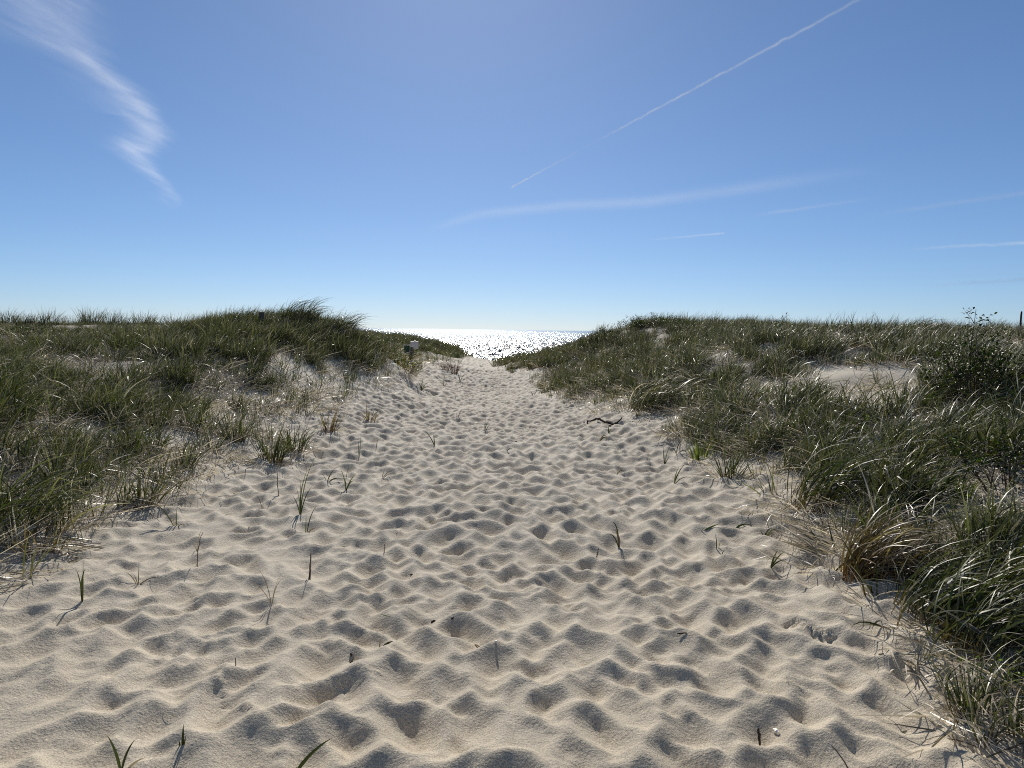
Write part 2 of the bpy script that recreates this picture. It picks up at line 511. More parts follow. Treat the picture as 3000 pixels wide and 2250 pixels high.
M_PALE = plain_material("pale_wood", (0.38, 0.31, 0.22), 0.8, 0.3, 150, 0.5)

# ------------------------------------------------------------------ ground, sea
def spaced(*legs):
    """legs: (start, end, step) joined into one rising coordinate list, the last leg's end included"""
    out = []
    for a, b, s in legs:
        n = max(1, int(round((b - a) / s)))
        out.append(np.linspace(a, b, n, endpoint=False))
    out.append(np.array([legs[-1][1]]))
    return np.concatenate(out)

def grid_mesh(name, xs, ys, zf, block=None):
    X, Y = np.meshgrid(xs, ys)
    Z = zf(X, Y)
    V = np.stack([X.ravel(), Y.ravel(), Z.ravel()], 1)
    nx, ny = len(xs), len(ys)
    i = np.arange((ny - 1) * (nx - 1))
    r, c = i // (nx - 1), i % (nx - 1)
    a = r * nx + c
    F = np.stack([a, a + 1, a + nx + 1, a + nx], 1)
    return mesh_np(name, V, F)

gx = spaced((-160, -45, 11.5), (-45, -14, 0.7), (-14, -6, 0.16), (-6, -2.9, 0.05), (-2.9, 2.6, 0.0145), (2.6, 6, 0.05), (6, 14, 0.16), (14, 45, 0.7), (45, 160, 11.5))
gy = spaced((-14, 0, 0.5), (0, 2.2, 0.1), (2.2, 5.2, 0.0135), (5.2, 9, 0.026), (9, 16, 0.04), (16, 28, 0.066), (28, 46, 0.2), (46, 110, 1.6))
ground = link("sand_ground", grid_mesh("sand_ground", gx, gy, lambda x, y: ground_height(x, y) + treads(x, y)), M_SAND)
tag(ground, "pale trodden sand of the dune path, banks and beach", "sand", kind="structure")

SEA_Z = -3.2
def sea_height(x, y):
    r = np.random.default_rng(5)
    z = np.zeros_like(x)
    for k in range(60):
        lam = 0.7 * (4 / 0.7) ** r.random()
        a = 0.0175 * lam * r.uniform(0.5, 1.2)
        th = -math.pi / 2 + r.normal(0.15, 0.95)
        ph = r.uniform(0, 6.28)
        kk = 2 * math.pi / lam
        s = np.sin(kk * (x * math.cos(th) + y * math.sin(th)) + ph)
        z = z + a * (1 - smooth(120 * lam, 300 * lam, y)) * (s + 0.25 * (s * s - .5))
    return SEA_Z + z * smooth(66, 80, y)
sx = spaced((-60000, -3000, 8000), (-3000, -300, 300), (-300, -60, 16), (-60, -28, 1.6), (-28, 34, 0.42), (34, 66, 1.6), (66, 300, 16), (300, 3000, 300), (3000, 60000, 8000))
sy = spaced((60, 80, 2), (80, 240, 0.42), (240, 420, 1.1), (420, 900, 6), (900, 3000, 100), (3000, 90000, 6000))
sea = link("sea", grid_mesh("sea", sx, sy, sea_height), M_SEA)
tag(sea, "sunlit glittering sea filling the gap between the dunes", "sea", kind="structure")

# ------------------------------------------------------------------ grass blades
def blades(n, r, radius=0.1, length=(0.35, 0.6), lean=(0.05, 0.5), bend=(0.3, 1.4), wind=0.7, width=0.0085,
           dry=0.2, seg=6, az=None, droop=0.0, seed_xy=None, flat=0.0, tipdry=0.3, windaz=0.0):
    """ribbons of one clump around the origin -> V, F, col"""
    k = seg + 1
    rad = radius * np.sqrt(r.random(n))
    pa = r.uniform(0, 2 * np.pi, n)
    bx, by = rad * np.cos(pa), rad * np.sin(pa)
    if seed_xy is not None:
        bx, by = seed_xy
    Ln = r.uniform(length[0], length[1], n) * r.uniform(0.75, 1.15, n)
    a0 = pa + r.normal(0, 0.7, n) if az is None else az + r.normal(0, 0.25, n)
    th0 = r.uniform(lean[0], lean[1], n)
    bd = r.uniform(bend[0], bend[1], n)
    wr = wind * r.uniform(0.5, 1.4, n)
    s = np.linspace(0, 1, k)
    dirx, diry = np.cos(a0), np.sin(a0)
    wa = windaz + r.normal(0, 0.35, n)
    kink = np.where(r.random(n) < 0.14, r.uniform(0.6, 1.7, n), 0.0)      # some blades are snapped over
    kat = r.uniform(0.3, 0.8, n)
    V = np.zeros((n, k, 3))
    D = np.zeros((n, k, 3))
    pos = np.stack([bx, by, np.full(n, -0.03)], 1)
    for j in range(k):
        t = s[j]
        th = th0 + bd * t ** 1.5 + flat + kink * (t > kat)
        hx = np.sin(th) * dirx + wr * t ** 1.2 * np.cos(wa)
        hy = np.sin(th) * diry + wr * t ** 1.2 * np.sin(wa)
        hz = np.cos(th) - droop * t
        d = np.stack([hx, hy, hz], 1)
        d /= np.linalg.norm(d, axis=1, keepdims=True)
        V[:, j] = pos
        D[:, j] = d
        pos = pos + d * (Ln / seg)[:, None]
    tw = r.uniform(0, np.pi, n)
    tws = r.normal(0, 0.7, n)
    up = np.array([0, 0, 1.0])
    side = np.cross(D, up[None, None])
    side /= np.linalg.norm(side, axis=2, keepdims=True) + 1e-6
    nor = np.cross(side, D)
    ang = (tw[:, None] + tws[:, None] * s[None])[..., None]
    wv = side * np.cos(ang) + nor * np.sin(ang)
    prof = np.clip((1 - s ** 2.2), 0.05, 1) * np.minimum(1, 0.65 + 1.4 * s)
    w = (width * r.uniform(0.6, 1.25, n))[:, None, None] * 0.5 * prof[None, :, None]
    P = np.stack([V - wv * w, V + wv * w], 2).reshape(n * k * 2, 3)
    q = np.arange(n)[:, None] * (2 * k) + 2 * np.arange(seg)[None]
    q = q.ravel()
    F = np.stack([q, q + 1, q + 3, q + 2], 1)
    dr = np.where(r.random(n) < dry, r.uniform(0.7, 1.0, n), r.uniform(0, 0.15, n))
    col = np.zeros((n, k, 2, 4))
    col[..., 0] = np.clip(dr[:, None, None] + (tipdry * s ** 3)[None, :, None] * r.random(n)[:, None, None], 0, 1)
    col[..., 1] = r.random(n)[:, None, None]
    col[..., 2] = s[None, :, None]
    col[..., 3] = 1
    return P, F, col.reshape(-1, 4)

def join(*sets):
    V, F, C, o = [], [], [], 0
    for v, f, c in sets:
        V.append(v); F.append(f + o); C.append(c); o += len(v)
    return np.concatenate(V), np.concatenate(F), np.concatenate(C)

SOURCES = bpy.data.collections.new("grass_sources")          # not linked: only feeds the scattered stuff

def source(group, name, V, F, col, mat):
    me = mesh_np(name, V, F, True, col)
    me.materials.append(mat)
    o = bpy.data.objects.new(name, me)
    group.objects.link(o)
    return o

def source_group(name):
    return bpy.data.collections.new(name)

def scatter(name, xy, coll, nvar, rot, scl, mat_label, r, tilt=0.12, zoff=0.0, lean=None):
    xy = np.asarray(xy)
    z = ground_height(xy[:, 0], xy[:, 1]) + zoff
    me = bpy.data.meshes.new(name)
    me.vertices.add(len(xy))
    me.vertices.foreach_set("co", np.column_stack([xy, z]).astype(np.float32).ravel())
    n = len(xy)
    e = np.column_stack([r.normal(0, tilt, n), r.normal(0, tilt, n), rot]).astype(np.float32)
    a = me.attributes.new("rot", 'FLOAT_VECTOR', 'POINT'); a.data.foreach_set("vector", e.ravel())
    a = me.attributes.new("scl", 'FLOAT', 'POINT'); a.data.foreach_set("value", np.asarray(scl, np.float32))
    a = me.attributes.new("idx", 'INT', 'POINT'); a.data.foreach_set("value", r.integers(0, nvar, n).astype(np.int32))
    o = link(name, me)
    ng = bpy.data.node_groups.new(name + "_scatter", 'GeometryNodeTree')
    ng.interface.new_socket("Geometry", in_out='INPUT', socket_type='NodeSocketGeometry')
    ng.interface.new_socket("Geometry", in_out='OUTPUT', socket_type='NodeSocketGeometry')
    gi, go = ng.nodes.new("NodeGroupInput"), ng.nodes.new("NodeGroupOutput")
    ci = ng.nodes.new("GeometryNodeCollectionInfo")
    ci.inputs[0].default_value = coll
    ci.inputs[1].default_value = True
    ci.inputs[2].default_value = True
    ip = ng.nodes.new("GeometryNodeInstanceOnPoints")
    ip.inputs["Pick Instance"].default_value = True
    def attr(nm, t):
        q = ng.nodes.new("GeometryNodeInputNamedAttribute")
        q.data_type = t
        q.inputs[0].default_value = nm
        return q.outputs[0]
    e2r = ng.nodes.new("FunctionNodeEulerToRotation")
    ng.links.new(attr("rot", 'FLOAT_VECTOR'), e2r.inputs[0])
    ng.links.new(gi.outputs[0], ip.inputs["Points"])
    ng.links.new(ci.outputs[0], ip.inputs["Instance"])
    ng.links.new(attr("idx", 'INT'), ip.inputs["Instance Index"])
    ng.links.new(e2r.outputs[0], ip.inputs["Rotation"])
    ng.links.new(attr("scl", 'FLOAT'), ip.inputs["Scale"])
    ng.links.new(ip.outputs[0], go.inputs[0])
    md = o.modifiers.new("scatter", 'NODES')
    md.node_group = ng
    return o

def field_points(r, n, x0, x1, y0, y1, dens):
    x, y = r.uniform(x0, x1, n), r.uniform(y0, y1, n)
    keep = r.random(n) < dens(x, y)
    return np.column_stack([x[keep], y[keep]])

def ell(x, y, cx, cy, rx, ry):
    return np.sqrt(((x - cx) / rx) ** 2 + ((y - cy) / ry) ** 2)


# ------------------------------------------------------------------ things, in metres on the ground
SPRIGS = [
    ('tall three-bladed green sprig casting a long forked shadow near the bottom left', -2.390, 4.215, [(-0.060,0.042,0.173,0.016,0.0070,'g'), (0.055,-0.063,0.206,0.024,0.0090,'g'), (0.002,0.012,0.236,0.000,0.0050,'g')]),
    ('spidery dry sprig of thin radiating blades beside the tall three-bladed sprig', -2.245, 4.550, [(0.015,-0.009,0.135,0.000,0.0040,'d'), (0.155,-0.002,0.044,0.034,0.0040,'d'), (-0.083,-0.002,0.083,0.025,0.0040,'d'), (-0.148,-0.019,0.012,0.025,0.0040,'d'), (-0.021,-0.002,0.063,0.000,0.0040,'d')]),
    ('thin upright stem topped by a small dark knob on the left sand', -1.238, 4.680, [(0.014,-0.019,0.181,0.000,0.0040,'t'), (-0.010,0.061,0.153,0.000,0.0080,'t')]),
    ('tangle of thin dry stems sunk in a footprint at left', -1.335, 4.230, [(-0.129,0.004,0.130,0.022,0.0030,'d'), (0.059,-0.007,0.173,0.000,0.0030,'d'), (-0.073,-0.007,0.199,0.015,0.0030,'d'), (0.066,-0.011,0.142,0.037,0.0030,'d')]),
    ('small dark forked sprig low on the bottom left sand', -1.201, 2.740, [(0.012,-0.011,0.089,0.005,0.0060,'g'), (0.017,-0.002,0.042,0.005,0.0050,'g'), (-0.011,0.001,0.022,0.000,0.0050,'g')]),
    ('tiny curled stem standing alone on the left sand', -1.246, 3.400, [(0.008,-0.001,0.040,-0.006,0.0040,'t')]),
    ('pair of upright green blades rising from the very bottom left edge', -1.346, 2.584, [(-0.056,0.014,0.120,0.005,0.0080,'g'), (0.052,-0.003,0.112,0.005,0.0080,'g'), (0.086,0.000,0.046,0.010,0.0060,'d')]),
    ('single broad dark blade leaning right at the bottom edge', -0.753, 2.606, [(0.135,0.022,0.120,0.007,0.0090,'g'), (0.015,0.002,0.026,0.000,0.0050,'g')]),
    ('two-bladed sprig with a dark twig at its foot below the left bank', -2.578, 5.835, [(-0.167,-0.011,0.187,0.021,0.0070,'g'), (0.010,-0.003,0.150,0.000,0.0060,'g'), (-0.035,0.006,0.088,0.000,0.0050,'d'), (0.069,0.003,0.014,0.011,0.0050,'t')]),
    ('bent dry stem arching at the foot of the left bank', -2.207, 5.320, [(0.048,-0.005,0.159,0.019,0.0040,'d'), (0.061,-0.002,0.062,0.048,0.0040,'d'), (-0.035,0.006,0.048,0.019,0.0040,'d')]),
    ('tall sheaf of narrow dark blades in the middle of the left sand', -1.765, 6.377, [(0.013,-0.034,0.320,0.000,0.0070,'g'), (0.071,-0.015,0.419,0.000,0.0070,'g'), (0.093,0.027,0.257,0.022,0.0060,'g'), (0.140,0.038,0.541,0.022,0.0050,'g'), (-0.044,0.003,0.278,0.000,0.0050,'g'), (-0.085,0.016,0.197,0.022,0.0050,'g')]),
    ('short two-branched sprig just right of the tall dark sheaf', -1.600, 5.944, [(0.017,-0.061,0.180,0.000,0.0050,'g'), (0.079,0.027,0.218,0.021,0.0060,'g'), (0.075,-0.005,0.045,0.021,0.0070,'d')]),
    ('Y-shaped sprig with three spread blades above the tall dark sheaf', -1.871, 7.763, [(0.091,-0.028,0.139,0.000,0.0070,'g'), (-0.056,0.002,0.066,0.000,0.0050,'d'), (0.150,0.002,0.020,0.027,0.0090,'g'), (0.056,-0.004,0.012,0.027,0.0040,'d')]),
    ('thin bare stem with one elbow beside the splayed tuft at left', -2.174, 7.130, [(0.025,-0.044,0.343,0.000,0.0050,'t'), (-0.034,0.000,0.110,0.050,0.0040,'d')]),
    ('lone thin stem with short roots left of the tall dark sheaf', -2.146, 6.578, [(0.004,-0.001,0.135,0.000,0.0040,'t'), (-0.073,0.025,0.149,0.035,0.0040,'d')]),
    ('thin dark stem with a side shoot beneath the left slope', -1.865, 9.377, [(0.017,0.026,0.288,0.000,0.0061,'g'), (-0.017,0.005,0.216,0.016,0.0051,'g')]),
    ('single short upright blade right of the thin side-shoot stem', -1.746, 9.872, [(0.017,0.019,0.143,0.000,0.0062,'g')]),
    ('dark V of two broad blades in the middle of the path', -1.038, 10.332, [(-0.135,-0.005,0.189,0.017,0.0095,'g'), (-0.010,-0.019,0.172,-0.017,0.0106,'g')]),
    ('leafy forked sprig with a dark drooping leaf left of the path centre', -1.626, 7.499, [(0.031,0.017,0.245,0.000,0.0050,'g'), (-0.057,0.015,0.214,0.000,0.0080,'g'), (0.111,-0.005,0.179,0.013,0.0080,'g'), (0.081,-0.009,0.100,0.038,0.0100,'g')]),
    ('flopped pale blade with a bent tip left of the path centre', -1.386, 8.188, [(0.143,0.003,0.102,0.028,0.0050,'d'), (0.055,-0.042,0.142,0.000,0.0050,'d'), (0.169,0.004,0.047,0.055,0.0050,'d')]),
    ('small dark arching sprig at mid-distance left of the path', -1.008, 14.239, [(0.112,0.013,0.212,0.071,0.0073,'g'), (-0.027,-0.029,0.147,0.048,0.0061,'g')]),
    ('zigzag dark sprig in mid-path below the arching one', -0.430, 12.350, [(0.064,0.001,0.156,0.041,0.0079,'g'), (0.008,-0.030,0.255,0.021,0.0068,'g'), (0.098,0.011,0.124,0.000,0.0079,'g')]),
    ('small curled leaf lying low in mid-path', 0.270, 12.900, [(0.097,-0.010,0.042,0.086,0.0092,'g'), (-0.047,-0.006,0.057,0.022,0.0069,'g')]),
    ('short dark two-bladed sprig at the right edge far down the path', 0.521, 18.717, [(-0.077,0.012,0.141,0.031,0.0111,'g'), (0.232,0.012,0.087,0.187,0.0083,'g')]),
    ('green two-bladed sprig just below the driftwood branch', 1.428, 11.295, [(0.007,-0.034,0.132,0.000,0.0110,'g'), (0.049,-0.005,0.082,-0.038,0.0099,'g')]),
    ('folded looped leaf on the sand beneath the driftwood', 1.235, 10.738, [(0.135,0.001,0.012,0.180,0.0129,'d'), (0.130,-0.000,0.012,0.126,0.0107,'g')]),
    ('tall narrow leaf curving up at the right of the path', 1.834, 9.077, [(-0.018,0.043,0.225,-0.015,0.0091,'g'), (0.058,-0.035,0.247,0.031,0.0061,'g'), (0.070,0.005,0.112,0.031,0.0061,'g')]),
    ('V-shaped upright sprig in front of the green right bank', 1.674, 7.787, [(0.040,-0.022,0.177,0.000,0.0080,'g'), (0.116,0.034,0.199,0.013,0.0080,'g'), (0.184,-0.000,0.056,0.066,0.0060,'g')]),
    ('hooked curling sprig close to the green right bank', 2.053, 9.462, [(0.071,-0.008,0.184,0.048,0.0072,'g'), (-0.086,-0.009,0.042,0.097,0.0072,'g'), (0.161,0.003,0.012,0.081,0.0072,'g')]),
    ('tiny forked twig in mid-path below the dark V blades', -0.977, 9.689, [(0.043,0.007,0.079,0.000,0.0051,'t')]),
    ('pair of small dark blades lying in the centre of the path', -0.063, 9.799, [(0.083,0.002,0.023,0.049,0.0062,'g'), (0.053,0.002,0.012,0.033,0.0052,'g')]),
    ('bent dry stalk pair arching low right of the path centre', 1.178, 8.507, [(0.105,0.003,0.012,0.100,0.0060,'d'), (0.037,-0.004,0.051,0.029,0.0050,'d')]),
    ('looped yellowed sprig with two tall curved blades in right mid-path', 0.817, 5.669, [(-0.063,-0.019,0.194,0.095,0.0070,'g'), (0.005,-0.009,0.094,0.019,0.0060,'d'), (-0.074,0.015,0.093,0.048,0.0070,'g'), (-0.037,-0.025,0.142,0.029,0.0120,'d')]),
    ('short upright stalk below the looped yellowed sprig', 0.616, 5.343, [(0.010,-0.006,0.079,0.000,0.0060,'t'), (-0.005,-0.001,0.022,0.000,0.0040,'d')]),
    ('thin short stem standing just left of the path centre', -0.878, 5.235, [(0.012,0.002,0.058,0.000,0.0050,'t')]),
    ('single broad green blade pointing right in front of the right bank', 1.514, 6.022, [(0.155,0.004,0.063,0.000,0.0110,'g'), (0.042,-0.008,0.050,0.000,0.0040,'d')]),
    ('thin crossed stems standing below the broad pointing blade', 1.528, 5.569, [(-0.027,-0.025,0.122,0.000,0.0050,'g'), (0.026,-0.000,0.057,0.019,0.0040,'d')]),
    ('two long green blades flopped flat before the right bank', 1.799, 6.109, [(0.169,0.014,0.012,0.053,0.0090,'g'), (0.103,0.003,0.012,0.053,0.0080,'g')]),
    ('low fan of arching green blades touching the straw of the right bank', 1.955, 5.830, [(0.134,0.001,0.058,0.051,0.0080,'g'), (0.060,-0.003,0.070,0.031,0.0090,'g'), (-0.028,0.002,0.048,0.000,0.0060,'g'), (0.216,-0.001,0.012,0.072,0.0060,'d')]),
    ('crisp three-bladed green sprig with a double shadow by the right bank', 1.718, 4.976, [(0.052,0.011,0.111,0.009,0.0090,'g'), (0.093,-0.010,0.109,0.018,0.0070,'g'), (0.104,0.001,0.050,0.026,0.0060,'g')]),
    ('long blade arching toward the orange-brown tuft on the right', 2.022, 4.710, [(0.249,-0.001,0.090,0.051,0.0090,'g'), (0.012,0.004,0.057,0.000,0.0050,'d')]),
    ('arched green blade with a thin curved shadow at lower left of centre', -0.643, 3.718, [(0.112,0.000,0.012,0.057,0.0080,'g'), (0.005,0.015,0.049,0.000,0.0050,'d')]),
    ('bent thin twig at the lower right edge of the sand', 1.255, 2.709, [(-0.066,0.014,0.081,0.010,0.0040,'t')]),
    ('long straw stem leaning up to the right in the lower right corner', 1.596, 2.805, [(0.132,0.016,0.087,0.000,0.0050,'d')]),
    ('thin vertical straw standing above the leaning straw stem', 1.739, 2.907, [(-0.004,-0.037,0.152,0.000,0.0040,'d')]),
    ('small hooked stem in the lower right sand', 1.487, 5.333, [(0.028,-0.001,0.035,0.009,0.0050,'t'), (0.034,-0.000,0.012,0.009,0.0040,'t')]),
    ('lone dark stem by the lower edge of the left straw', -2.022, 4.897, [(0.030,0.014,0.226,0.009,0.0040,'t'), (-0.030,-0.012,0.045,0.018,0.0030,'d')]),
    ('low brown twiggy sprout on the sandy left slope', -2.130, 18.148, [(0.031,0.041,0.292,0.000,0.0123,'g'), (-0.114,0.029,0.225,0.000,0.0110,'g'), (0.160,-0.028,0.180,0.061,0.0123,'g'), (0.210,-0.006,0.051,0.091,0.0110,'d')]),
    ('thin forked stem on the left slope nearest the path', -1.835, 20.635, [(0.052,-0.035,0.369,0.000,0.0103,'g'), (0.109,0.001,0.112,0.000,0.0117,'g'), (-0.065,0.010,0.128,0.000,0.0088,'g')]),
    ('branching bare sprout at the left rim far down the path', -1.525, 22.410, [(-0.103,0.083,0.338,0.000,0.0123,'t'), (0.147,-0.006,0.242,0.037,0.0123,'t'), (0.027,0.028,0.300,0.000,0.0092,'t')]),
    ('short pointed sprig alone far down the path', -1.352, 18.470, [(0.008,0.001,0.066,0.000,0.0110,'g')]),
]
BITS = [
    ('stick', 'dark L-shaped stick fragment lower left of the path centre', 'stick', -0.756, 3.580, -0.732, 3.556, 0.000, 0.0110, M_DRIFT),
    ('stick', 'short pale stick lying near the bottom centre', 'stick', -0.170, 3.789, -0.136, 3.743, 0.000, 0.0100, M_PALE),
    ('stick', 'short dark stick near the right edge of the sand', 'stick', 1.762, 3.564, 1.796, 3.582, 0.000, 0.0090, M_DRIFT),
    ('stick', 'small dark stick standing half buried by the white stub', 'stick', 0.993, 2.917, 0.986, 2.917, 0.065, 0.0120, M_DRIFT),
    ('stick', 'thin dark stick lying right of centre', 'stick', 0.863, 3.837, 0.909, 3.822, 0.000, 0.0080, M_DRIFT),
    ('stick', 'tiny dark twig in the left of mid-path', 'stick', -0.639, 4.828, -0.620, 4.837, 0.000, 0.0080, M_DRIFT),
    ('straw_stem', 'pale straw stem lying on the sand left of centre', 'straw', -0.870, 5.779, -0.843, 5.917, 0.000, 0.0050, M_PALE),
    ('stick', 'tiny dark stick on the left sand below the sheaf', 'stick', -2.033, 5.894, -2.049, 5.955, 0.000, 0.0090, M_DRIFT),
    ('wood_chip', 'dark wood chip near the bottom centre', 'wood chip', -0.416, 4.046, -0.398, 4.065, 0.000, 0.0130, M_DRIFT),
    ('wood_chip', 'small round dark chip right of the larger chip', 'wood chip', -0.307, 4.015, -0.296, 4.030, 0.000, 0.0090, M_DRIFT),
    ('wood_chip', 'dark chip at mid-distance in the path centre', 'wood chip', 0.049, 10.519, 0.082, 10.568, 0.000, 0.0170, M_DRIFT),
    ('wood_chip', 'dark speck of wood left of the driftwood branch', 'wood chip', 1.211, 12.884, 1.246, 13.005, 0.000, 0.0200, M_DRIFT),
    ('white_stub', 'small white rounded stub lying at the lower right', 'stub', 1.078, 3.008, 1.088, 2.971, 0.000, 0.0170, M_WHITE),
    ('shell_fragment', 'tiny white shell bit near the bottom centre', 'shell', -0.064, 3.683, -0.056, 3.672, 0.000, 0.0130, M_WHITE),
]
TUFTS = [
    ('huge dark leaning clump at the left picture edge above the straw', -3.524, 5.393, 0.50, 0.36, 130, 120, 'comb', M_GRASS),
    ('bright green upright tuft standing in the dark hollow of the left bank', -3.817, 6.433, 0.50, 0.16, 80, 14, 'up', M_GRASS),
    ('bright green narrow tuft at the right of the dark left hollow', -3.644, 6.484, 0.42, 0.08, 46, 8, 'up', M_GRASS),
    ('flattened straw sheaf spilling from the left bank onto the sand', -2.941, 5.259, 0.55, 0.14, 4, 90, 'fan', M_STRAW),
    ('flattened straw sheaf at the left picture edge just above the shadows', -2.961, 4.566, 0.50, 0.16, 4, 80, 'fan', M_STRAW),
    ('sparse yellowed tuft in pale straw at the left picture edge', -3.064, 4.929, 0.30, 0.14, 34, 22, 'up', M_BROWN),
    ('narrow upright tuft with straw fanned toward the sand', -3.318, 7.801, 0.42, 0.09, 40, 60, 'fan', M_GRASS),
    ('thin tuft with a fan-shaped shadow on the left sand rim', -3.390, 8.681, 0.36, 0.10, 36, 30, 'up', M_GRASS),
    ('tall green tuft on the left rim with long straight blades', -2.710, 8.681, 0.55, 0.15, 80, 40, 'up', M_GRASS),
    ('green tuft spreading right on the left sand rim', -2.618, 9.294, 0.46, 0.15, 70, 46, 'up', M_GRASS),
    ('wispy brown-green tuft farther along the left rim', -2.540, 10.664, 0.40, 0.12, 44, 24, 'up', M_BROWN),
    ('small wispy tuft with drooping tips near the end of the left rim', -2.248, 12.180, 0.32, 0.10, 30, 16, 'up', M_BROWN),
    ('dense green tuft on the left bank above the sheaf', -3.363, 9.312, 0.55, 0.16, 80, 30, 'up', M_GRASS),
    ('tuft with leaning blades between the straw fan and the tall tuft', -3.064, 6.394, 0.40, 0.12, 46, 60, 'fan', M_GRASS),
    ('big rounded dark green clump at the right edge of the path', 2.405, 12.668, 0.62, 0.50, 420, 30, 'comb', M_DEEP),
    ('rounded dark clump on the far right spur', 1.201, 24.296, 0.55, 0.32, 130, 20, 'up', M_DEEP),
    ('large arching clump over black shadow on the right bank', 2.560, 6.294, 0.62, 0.26, 170, 70, 'comb', M_GRASS),
    ('orange-brown rounded tuft combed to the right at the sand edge', 2.182, 4.624, 0.42, 0.15, 280, 6, 'comb', M_BROWN),
    ('great arching clump shading the sand edge at the lower right', 2.237, 3.976, 0.42, 0.22, 200, 60, 'comb', M_GRASS),
    ('broad arching green clump at the right picture edge above the spiky plant', 2.316, 3.528, 0.40, 0.24, 170, 70, 'comb', M_GRASS),
    ('low windswept clump between the dry fan and the great arching clump', 2.243, 3.678, 0.40, 0.20, 120, 60, 'comb', M_GRASS),
    ('dry fan of arching blades at the sand edge in the lower right', 1.934, 3.525, 0.30, 0.05, 10, 34, 'comb', M_STRAW),
    ('white straw sheaf spilling onto the sand on the right', 2.236, 5.148, 0.40, 0.07, 2, 60, 'spill', M_STRAW),
    ('leafy green tuft at the inner corner of the right bank', 2.220, 8.930, 0.36, 0.10, 50, 16, 'up', M_LIME),
    ('yellow-green sprouting tuft on the pale gap of the right bank', 3.361, 5.668, 0.26, 0.07, 40, 10, 'up', M_LIME),
    ('long windswept clump at the lower right picture edge', 2.652, 3.982, 0.55, 0.24, 150, 50, 'comb', M_GRASS),
    ('shaggy clump beneath the rose bush on the right bank', 4.001, 7.091, 0.50, 0.25, 120, 50, 'comb', M_GRASS),
    ('upright green tuft beside the leafy corner tuft of the right bank', 2.237, 7.750, 0.40, 0.14, 60, 40, 'up', M_GRASS),
    ('wind-bent dark tuft on the right skyline, broadest of them', 10.032, 19.377, 0.50, 0.32, 120, 20, 'comb', M_DEEP),
    ('second wind-bent dark tuft on the right skyline', 9.813, 18.133, 0.45, 0.28, 90, 16, 'comb', M_DEEP),
    ('dark bushy tuft standing highest on the left skyline', -20.058, 36.716, 1.00, 0.60, 220, 16, 'up', M_DEEP),
    ('dark tuft on the skyline in the top left corner of the dune', -23.225, 35.354, 0.85, 0.70, 180, 16, 'up', M_DEEP),
    ('spiky tuft crowning the left mound', -5.094, 18.208, 0.62, 0.40, 150, 40, 'comb', M_DEEP),
    ('wispy windblown tuft on the right shoulder of the left mound', -4.184, 18.276, 0.55, 0.40, 120, 30, 'comb', M_DEEP),
    ('second dark tuft from the left edge along the left ridge line', -20.296, 31.969, 0.62, 0.40, 110, 10, 'up', M_DEEP),
    ('third dark tuft from the left edge along the left ridge line, narrow', -19.876, 32.206, 0.66, 0.50, 110, 10, 'up', M_DEEP),
    ('fourth tuft from the left edge along the left ridge line, tall', -19.466, 32.475, 0.85, 0.40, 110, 10, 'up', M_DEEP),
    ('broad low tuft just left of the highest left skyline tuft', -20.152, 35.287, 0.62, 0.60, 110, 10, 'up', M_DEEP),
    ('narrow tall tuft just right of the highest left skyline tuft', -17.721, 34.010, 0.85, 0.42, 110, 10, 'up', M_DEEP),
    ('second tuft right of the highest left skyline tuft', -17.235, 34.452, 0.70, 0.55, 110, 10, 'up', M_DEEP),
    ('tall rounded tuft midway between the highest tuft and the mound', -16.857, 35.126, 0.80, 0.50, 110, 10, 'up', M_DEEP),
    ('second last ridge tuft before the left mound', -15.722, 33.823, 0.66, 0.50, 110, 10, 'up', M_DEEP),
    ('last small ridge tuft before the left mound begins to rise', -15.025, 34.042, 0.60, 0.40, 110, 10, 'up', M_DEEP),
]
